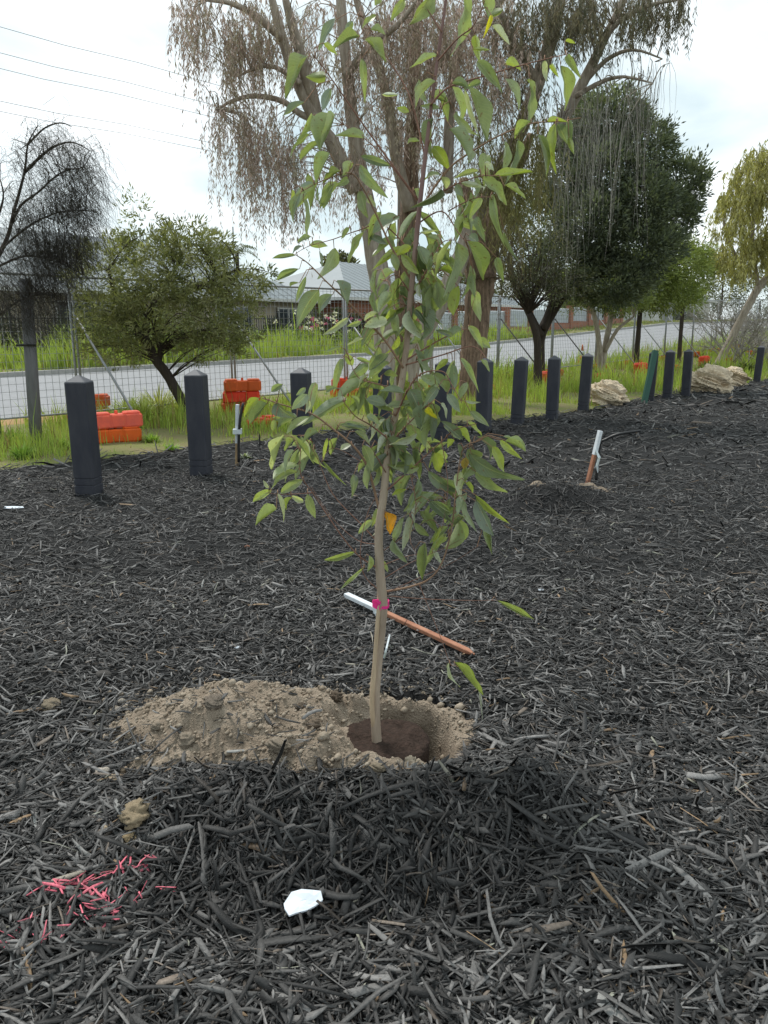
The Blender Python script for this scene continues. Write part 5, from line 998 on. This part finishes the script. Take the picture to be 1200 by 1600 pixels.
def dead_shrub(px, py, n, H, spread, label, seed):
    rs = random.Random(seed); p = col_n(px, 10.0 if px < 1190 else 9.4); p.z = .05 + tz(p); e = tag(empty('dead_shrub', p), label, 'shrub'); mb = MB()
    def grow(a, d, L, r, lev):
        b = a + d * L; m_ = (a + b) / 2 + Vector((rs.gauss(0, .06), rs.gauss(0, .06), rs.gauss(0, .05))) * L; mb.tube([a, m_, b], [r, r * .8, r * .55], 4)
        if lev < 3:
            for k in range(rs.choice([3, 4])):
                d2 = (d + Vector((rs.gauss(0, .55), rs.gauss(0, .55), rs.gauss(-.05, .42)))).normalized(); grow(a.lerp(b, rs.uniform(.45, 1)), d2, L * rs.uniform(.5, .8), r * .58, lev + 1)
    for k in range(n): grow(Vector((rs.gauss(0, .4), rs.gauss(0, .4), 0)), Vector((rs.gauss(0, spread), rs.gauss(0, spread), 1)).normalized(), H * rs.uniform(.35, .55), .03, 0)
    tag(mb.build('twigs', M['twig_grey'], e), kind='stuff')
dead_shrub(1152, 560, 20, 3.6, .7, 'leafless grey twiggy shrub around the leaning trunk', 3)
dead_shrub(1205, 560, 18, 3.6, .75, 'leafless grey shrub beyond the last bollards', 4)
leafy('weed', col_n(1010 + 95, 9.3) + Vector((0, 0, .02)), 300, .8, .02, 'dark green strappy bush behind the paired limestone rocks', 'shrub', (.13, .17, .06), .7, 91)
leafy('weed', col_n(1165, 8.6) + Vector((0, 0, .02)), 260, .7, .02, 'dark green low bush left of the last bollards', 'shrub', (.12, .15, .06), .7, 92)

# ================================================================== HOUSES ACROSS THE ROAD
def house(label, s0, s1, n0, n1, zb, eave, ridge, wallm, wins, brick_from=None, gable=False):
    p = sn(s0, n0, zb); e = empty('house', p, ang, label, 'house'); L = s1 - s0; D = n1 - n0; h = eave - zb; o_ = .55
    mb = MB(); mb.box((L / 2, D / 2, h / 2 - .3), (L, D, h + .6)); mb.build('wall', wallm, e)
    if brick_from is not None: mb = MB(); mb.box(((brick_from[0] + brick_from[1]) / 2, -.06, h / 2 - .3), (brick_from[1] - brick_from[0], .1, h + .5)); mb.build('brick_wall', M['brick'], e)
    r = ridge - zb; hip = D / 2 * .95; mb = MB(); V = [(-o_, -o_, h), (L + o_, -o_, h), (L + o_, D + o_, h), (-o_, D + o_, h), (hip, D / 2, r), (L - hip, D / 2, r), (-o_, -o_, h - .02), (L + o_, -o_, h - .02), (L + o_, D + o_, h - .02), (-o_, D + o_, h - .02)]
    mb.add(V, [(0, 1, 5, 4), (1, 2, 5), (2, 3, 4, 5), (3, 0, 4), (6, 9, 8, 7), (0, 6, 7, 1), (1, 7, 8, 2), (2, 8, 9, 3), (3, 9, 6, 0)]); rf = mb.build('roof', M['roof'], e)
    mb = MB(); sl = Vector((0, D / 2 + o_, r - h)).normalized(); nrm_ = Vector((0, -sl.z, sl.y))
    for k in range(int(L / .6)):
        x = -o_ + .3 + k * .6; run = min(x + o_, L + o_ - x, (hip + o_)) / (hip + o_)
        if run < .06: continue
        a = Vector((x, -o_, h)); b = a + Vector((0, (D / 2 + o_) * run, (r - h) * run)); mb.tube([a + nrm_ * .01, b + nrm_ * .01], .03, 4)
    mb.build('roof_ribs', M['roof'], rf); mb = MB(); mb.box((L / 2, -o_ - .06, h - .07), (L + 2 * o_ + .1, .12, .16)); mb.box((-o_ - .06, D / 2, h - .07), (.12, D + 2 * o_, .16)); mb.box((L + o_ + .06, D / 2, h - .07), (.12, D + 2 * o_, .16)); mb.build('gutter', M['trim'], e)
    for x0, x1, z0, z1 in wins:
        fr = MB(); t = .07
        for c, d in [(((x0 + x1) / 2, -.13, z0), (x1 - x0 + t, .08, t)), (((x0 + x1) / 2, -.13, z1), (x1 - x0 + t, .08, t)), ((x0, -.132, (z0 + z1) / 2), (t, .08, z1 - z0)), ((x1, -.132, (z0 + z1) / 2), (t, .08, z1 - z0)), (((x0 + x1) / 2, -.134, (z0 + z1) / 2), (t * .7, .07, z1 - z0))]: fr.box(c, d)
        f_ = fr.build('window', M['trim'], e); g2 = MB(); g2.box(((x0 + x1) / 2, -.10, (z0 + z1) / 2), (x1 - x0, .04, z1 - z0)); g2.build('pane', M['glass'], f_)
    return e
h1 = house('low cream house with grey metal hip roof behind the verge weeds', 4, 30.8, 31, 42, .75, 3.2, 6.1, M['render_wall'], [(20, 22.2, .7, 2.0), (24, 25.5, .2, 2.0), (12, 14.4, .7, 2.0), (5.5, 7.5, .7, 2.0)])
mb = MB(); mb.box((23.5, 4.1, 4.9), (.9, .9, .9)); mb.box((23.5, 4.1, 5.4), (1.05, 1.05, .12)); mb.build('chimney', M['trim'], h1)
h2 = house('brick house with big grey metal roof beside the cream house', 32.4, 52, 30, 42, 1.0, 3.4, 6.0, M['brick'], [(3.2, 5.0, .7, 1.9), (8, 10, .7, 1.9), (12, 14, .7, 1.9)])
h3 = house('distant pale house beyond the end of the road', 78, 96, 31, 42, 2.6, 5.1, 7.2, M['trim'], [(3, 5, .8, 2), (9, 11, .8, 2)])
# black picket fence before the cream house
p = sn(10, 27.2); e = tag(empty('picket_fence', (p.x, p.y, tz(p) + .1), ang), 'black metal picket fence along the verge before the cream house', 'fence'); e.rotation_euler = (0, -.012, ang)
mb = MB(); n = 190
for k in range(n): mb.box((k * .13, 0, .8), (.022, .022, 1.6))
o = mb.build('pickets', M['black_fence'], e); tag(o, kind='stuff'); mb = MB(); mb.box((n * .065, .025, .25), (n * .13, .025, .04)); mb.box((n * .065, .025, 1.45), (n * .13, .025, .04)); mb.build('rails', M['black_fence'], e)
for k in range(11): mb = MB(); mb.box((k * 2.45, .03, .88), (.065, .065, 1.76)); mb.box((k * 2.45, .03, 1.77), (.085, .085, .03)); mb.build('post', M['black_fence'], e)
# garden shrubs behind and before that fence
def shrub(name, s, n, r, h, label, cols, per=26, nt=70, ll=.14, lw=.03, group=None):
    p = sn(s, n); p.z = tz(p) + .1; N = nt; u = R.normal(0, 1, (N, 3)); u /= np.linalg.norm(u, axis=1, keepdims=True); u[:, 2] = np.abs(u[:, 2]) ; P = u * np.array([r, r, h]) * R.uniform(.5, 1, (N, 1)) ** .5
    V, F, Cc = tufts(P, np.full(N, min(r, h) * .35), per, ll, lw, cols, .4); o = np_obj(name, V, F, M['foliage'], col=Cc); o.location = p; return tag(o, label, 'shrub', group)
GR = 'garden shrubs behind the picket fence'
for k in range(12): shrub('garden_shrub', 11 + k * 2.2 + random.uniform(-.5, .5), 28.8 + random.uniform(-.3, .8), random.uniform(.8, 1.2), random.uniform(1.1, 1.9), 'dark garden shrub between picket fence and cream house', [(.055, .07, .035), (.08, .10, .045), (.04, .05, .03)], group=GR)
shrub('verge_bush', 16.2, 24.6, 2.0, 1.5, 'big leafy light green bush on the verge opposite the bottlebrush', [(.17, .22, .07), (.22, .27, .09), (.13, .17, .06)], 26, 160)
shrub('verge_bush', 13.6, 24.8, 1.3, 1.1, 'smaller olive green bush beside the big verge bush', [(.15, .18, .07), (.19, .22, .09)], 26, 90)
for k in range(9): shrub('verge_weed', 18.5 + k * 1.35, 25.4 + random.uniform(-.5, .5), .8, random.uniform(.7, 1.0), 'tall yellow-green weed clump on the far verge', [(.23, .30, .08), (.27, .33, .10), (.18, .24, .07)], 20, 46, .16, .02, 'weed clumps on the far verge')
p = sn(25.4, 25.0); Vp = R.normal(0, 1, (46, 3)) * np.array([.8, .5, .22]) + np.array([p.x, p.y, tz(p) + 1.35]); V, F, Cc = tufts(Vp, np.full(46, .07), 10, .09, .035, [(.75, .75, .68), (.7, .66, .6), (.55, .10, .30)], .5); o = np_obj('flower_heads', V, F, M['flower'], col=Cc); tag(o, 'white and pink flower heads above the far verge weeds', 'flowers', kind='stuff')
# brick fence with corrugated infill
BFN = 25.2; e = empty('brick_fence', sn(33, BFN, 0), ang, 'red brick pillar fence with white corrugated infill panels', 'fence')
for k in range(10):
    s = 33 + k * 2.75; z = tz(sn(s, BFN)) + .02; zr_ = 1.72 - .03 * k; mb = MB(); mb.box((k * 2.75, 0, z + zr_ / 2 - .2), (.38, .38, zr_ + .4)); mb.box((k * 2.75, 0, z + zr_ + .035), (.44, .44, .07)); mb.build('pillar', M['brick'], e)
    if k < 9:
        z2 = tz(sn(s + 1.4, BFN)) + .02; mb = MB(); mb.box((k * 2.75 + 1.375, 0, z2 + .05), (2.37, .24, .9)); mb.build('plinth', M['brick'], e)
        mb = MB(); x0 = k * 2.75 + .2; x1 = x0 + 2.35; zz0 = z2 + .50; nr2 = 26; V = []
        for i in range(nr2 + 1): z3 = zz0 + (zr_ - .62) * i / nr2; yy = (-.05 if i % 2 else .01); V += [(x0, yy, z3), (x1, yy, z3), (x0, yy + .03, z3), (x1, yy + .03, z3)]
        F = []
        for i in range(nr2): b = i * 4; F += [(b, b + 1, b + 5, b + 4), (b + 3, b + 2, b + 6, b + 7)]
        mb.add(V, F); mb.build('panel', M['white_panel'], e)
# street cabinets, poles and wires
for (x, n, w_, h, lab) in [(1020, 24.5, .9, 1.5, 'pale street cabinet on the far verge'), (1042, 24, .8, 1.7, 'grey street cabinet on the far verge beside the pale one')]:
    p = col_n(x, n, 520); p.z = tz(p) + .1; mb = MB(); mb.box((0, 0, h / 2), (w_, .5, h)); mb.box((0, 0, h + .03), (w_ + .08, .58, .06)); mb.box((0, -.262, h / 2), (w_ * .45, .02, h * .8)); o = mb.build('street_cabinet', M['cab'] if 'grey' in lab else M['trim']); o.location = p; o.rotation_euler = (0, 0, ang); tag(o, lab, 'cabinet')
def pole(s, n, H, lab):
    p = sn(s, n); p.z = tz(p); e = empty('power_pole', p, ang, lab, 'pole'); mb = MB(); mb.tube([(0, 0, -.2), (0, 0, H * .5), (0, 0, H)], [.16, .14, .11], 10); mb.build('shaft', M['pole_wood'], e, True); mb = MB(); mb.box((0, -.15, H - .4), (.10, .1, .1)); mb.box((0, 0, H - .35), (.12, 2.2, .13)); mb.build('crossarm', M['pole_wood'], e)
WS = [(23.1, 9.65), (23.9, 9.25), (24.5, 9.02), (24.0, 8.0), (24.1, 7.75)]
def wz(s): return tz(sn(s, 24))
pole(29.6, 24, 10.2, 'timber power pole behind the weeping tree'); pole(-25, 24, 9.6, 'timber power pole beyond the open lawn')
for i, (n, z) in enumerate(WS):
    P = [sn(s, n, z + .25 * ((s - 2) / 28) ** 2 - .05 + (.1 if s > 15 else 0)) for s in np.linspace(-25, 29.6, 24)]; mb = MB(); mb.tube(P, .0075, 5); o = mb.build('power_line', M['wire']); tag(o, ('topmost', 'second highest', 'middle', 'second lowest', 'lowest')[i] + ' of the thin overhead power lines crossing the sky', 'power line', 'overhead power lines')
mb = MB(); p = sn(36, 44, 1); mb.tube([(0, 0, 0), (0, 0, 7.6)], .05, 6); o = mb.build('mast', M['steel']); o.location = p; tag(o, 'thin steel mast rising behind the house roofs', 'mast')
# far trees
def far_tree(x, n, y, rx, ry, lab, cols, nt=120):
    p = col_n(x, n, 540); c = pd(x, y, p.y); k = p.y / 1200; rt = empty('tree', (p.x, p.y, tz(p)), 0, lab, 'tree', 'trees far behind the houses'); zc = c.z - tz(p); mb = MB(); mb.tube([(0, 0, -.2), (.1, 0, zc * .6), (0, 0, zc)], [.2, .16, .08], 8); mb.build('trunk', M['bark_dark'], rt)
    u = R.normal(0, 1, (nt, 3)); u /= np.linalg.norm(u, axis=1, keepdims=True); P = u * np.array([rx * k, rx * k, ry * k]) * R.uniform(.5, 1, (nt, 1)) ** .5 + np.array([0, 0, zc]); V, F, Cc = tufts(P, np.full(nt, ry * k * .32), 26, .3, .07, cols, .3); o = np_obj('crown', V, F, M['foliage'], rt, col=Cc); tag(o, kind='stuff')
far_tree(532, 48, 416, 24, 18, 'rounded olive tree rising behind the gap between the two houses', [(.12, .12, .05), (.09, .095, .045)])
for k, (x, n, y, rx, ry) in enumerate([(940, 36, 452, 34, 34), (1085, 38, 470, 36, 30), (1120, 34, 440, 32, 44), (1010, 40, 486, 40, 22), (1060, 30, 496, 30, 18), (1180, 30, 470, 44, 40), (880, 40, 455, 30, 24), (780, 42, 440, 50, 30), (690, 44, 440, 40, 30), (1240, 30, 470, 40, 50), (20, 34, 470, 60, 50), (-60, 34, 470, 60, 60), (80, 33, 500, 40, 36)]):
    far_tree(x, n, y, rx, ry, 'hazy grey-green tree in the background behind fences and houses', [(.13, .145, .085), (.16, .17, .10), (.105, .12, .075)])
# palm
p = col_n(371, 33, 420); c = pd(371, 392, p.y); e = empty('palm_tree', (p.x, p.y, .8), 0, 'small feathery palm above the cream house roof', 'tree'); zc = c.z - .8; mb = MB(); mb.tube([(0, 0, 0), (0, 0, zc)], [.13, .1], 8, .05); mb.build('trunk', M['bark_dark'], e)
V = []; F = []; Cc = []
for k in range(15):
    a = k * 2.4; el = random.uniform(.2, 1.2); L = random.uniform(1.0, 1.35); pr = None
    for i in range(9):
        t = i / 8; q = Vector((math.cos(a) * L * t * math.cos(el * (1 - .3 * t)), math.sin(a) * L * t * math.cos(el * (1 - .3 * t)), zc + L * math.sin(el) * t - .9 * L * t * t * .7))
        for sgn in (-1, 1):
            sd2 = Vector((-math.sin(a), math.cos(a), 0)) * sgn; tip = q + sd2 * .28 * (1 - .6 * t) + Vector((math.cos(a) * .12, math.sin(a) * .12, -.16)); b = len(V); V += [q, q + Vector((math.cos(a), math.sin(a), 0)) * .07, tip, tip]; F.append((b, b + 1, b + 2, b + 3)); Cc += [(.11, .13, .06)] * 4
V2 = np.array([tuple(v) for v in V]); V2[3::4] += .01; o = np_obj('fronds', V2, np.array(F), M['foliage'], e, col=np.array(Cc)); tag(o, kind='stuff')
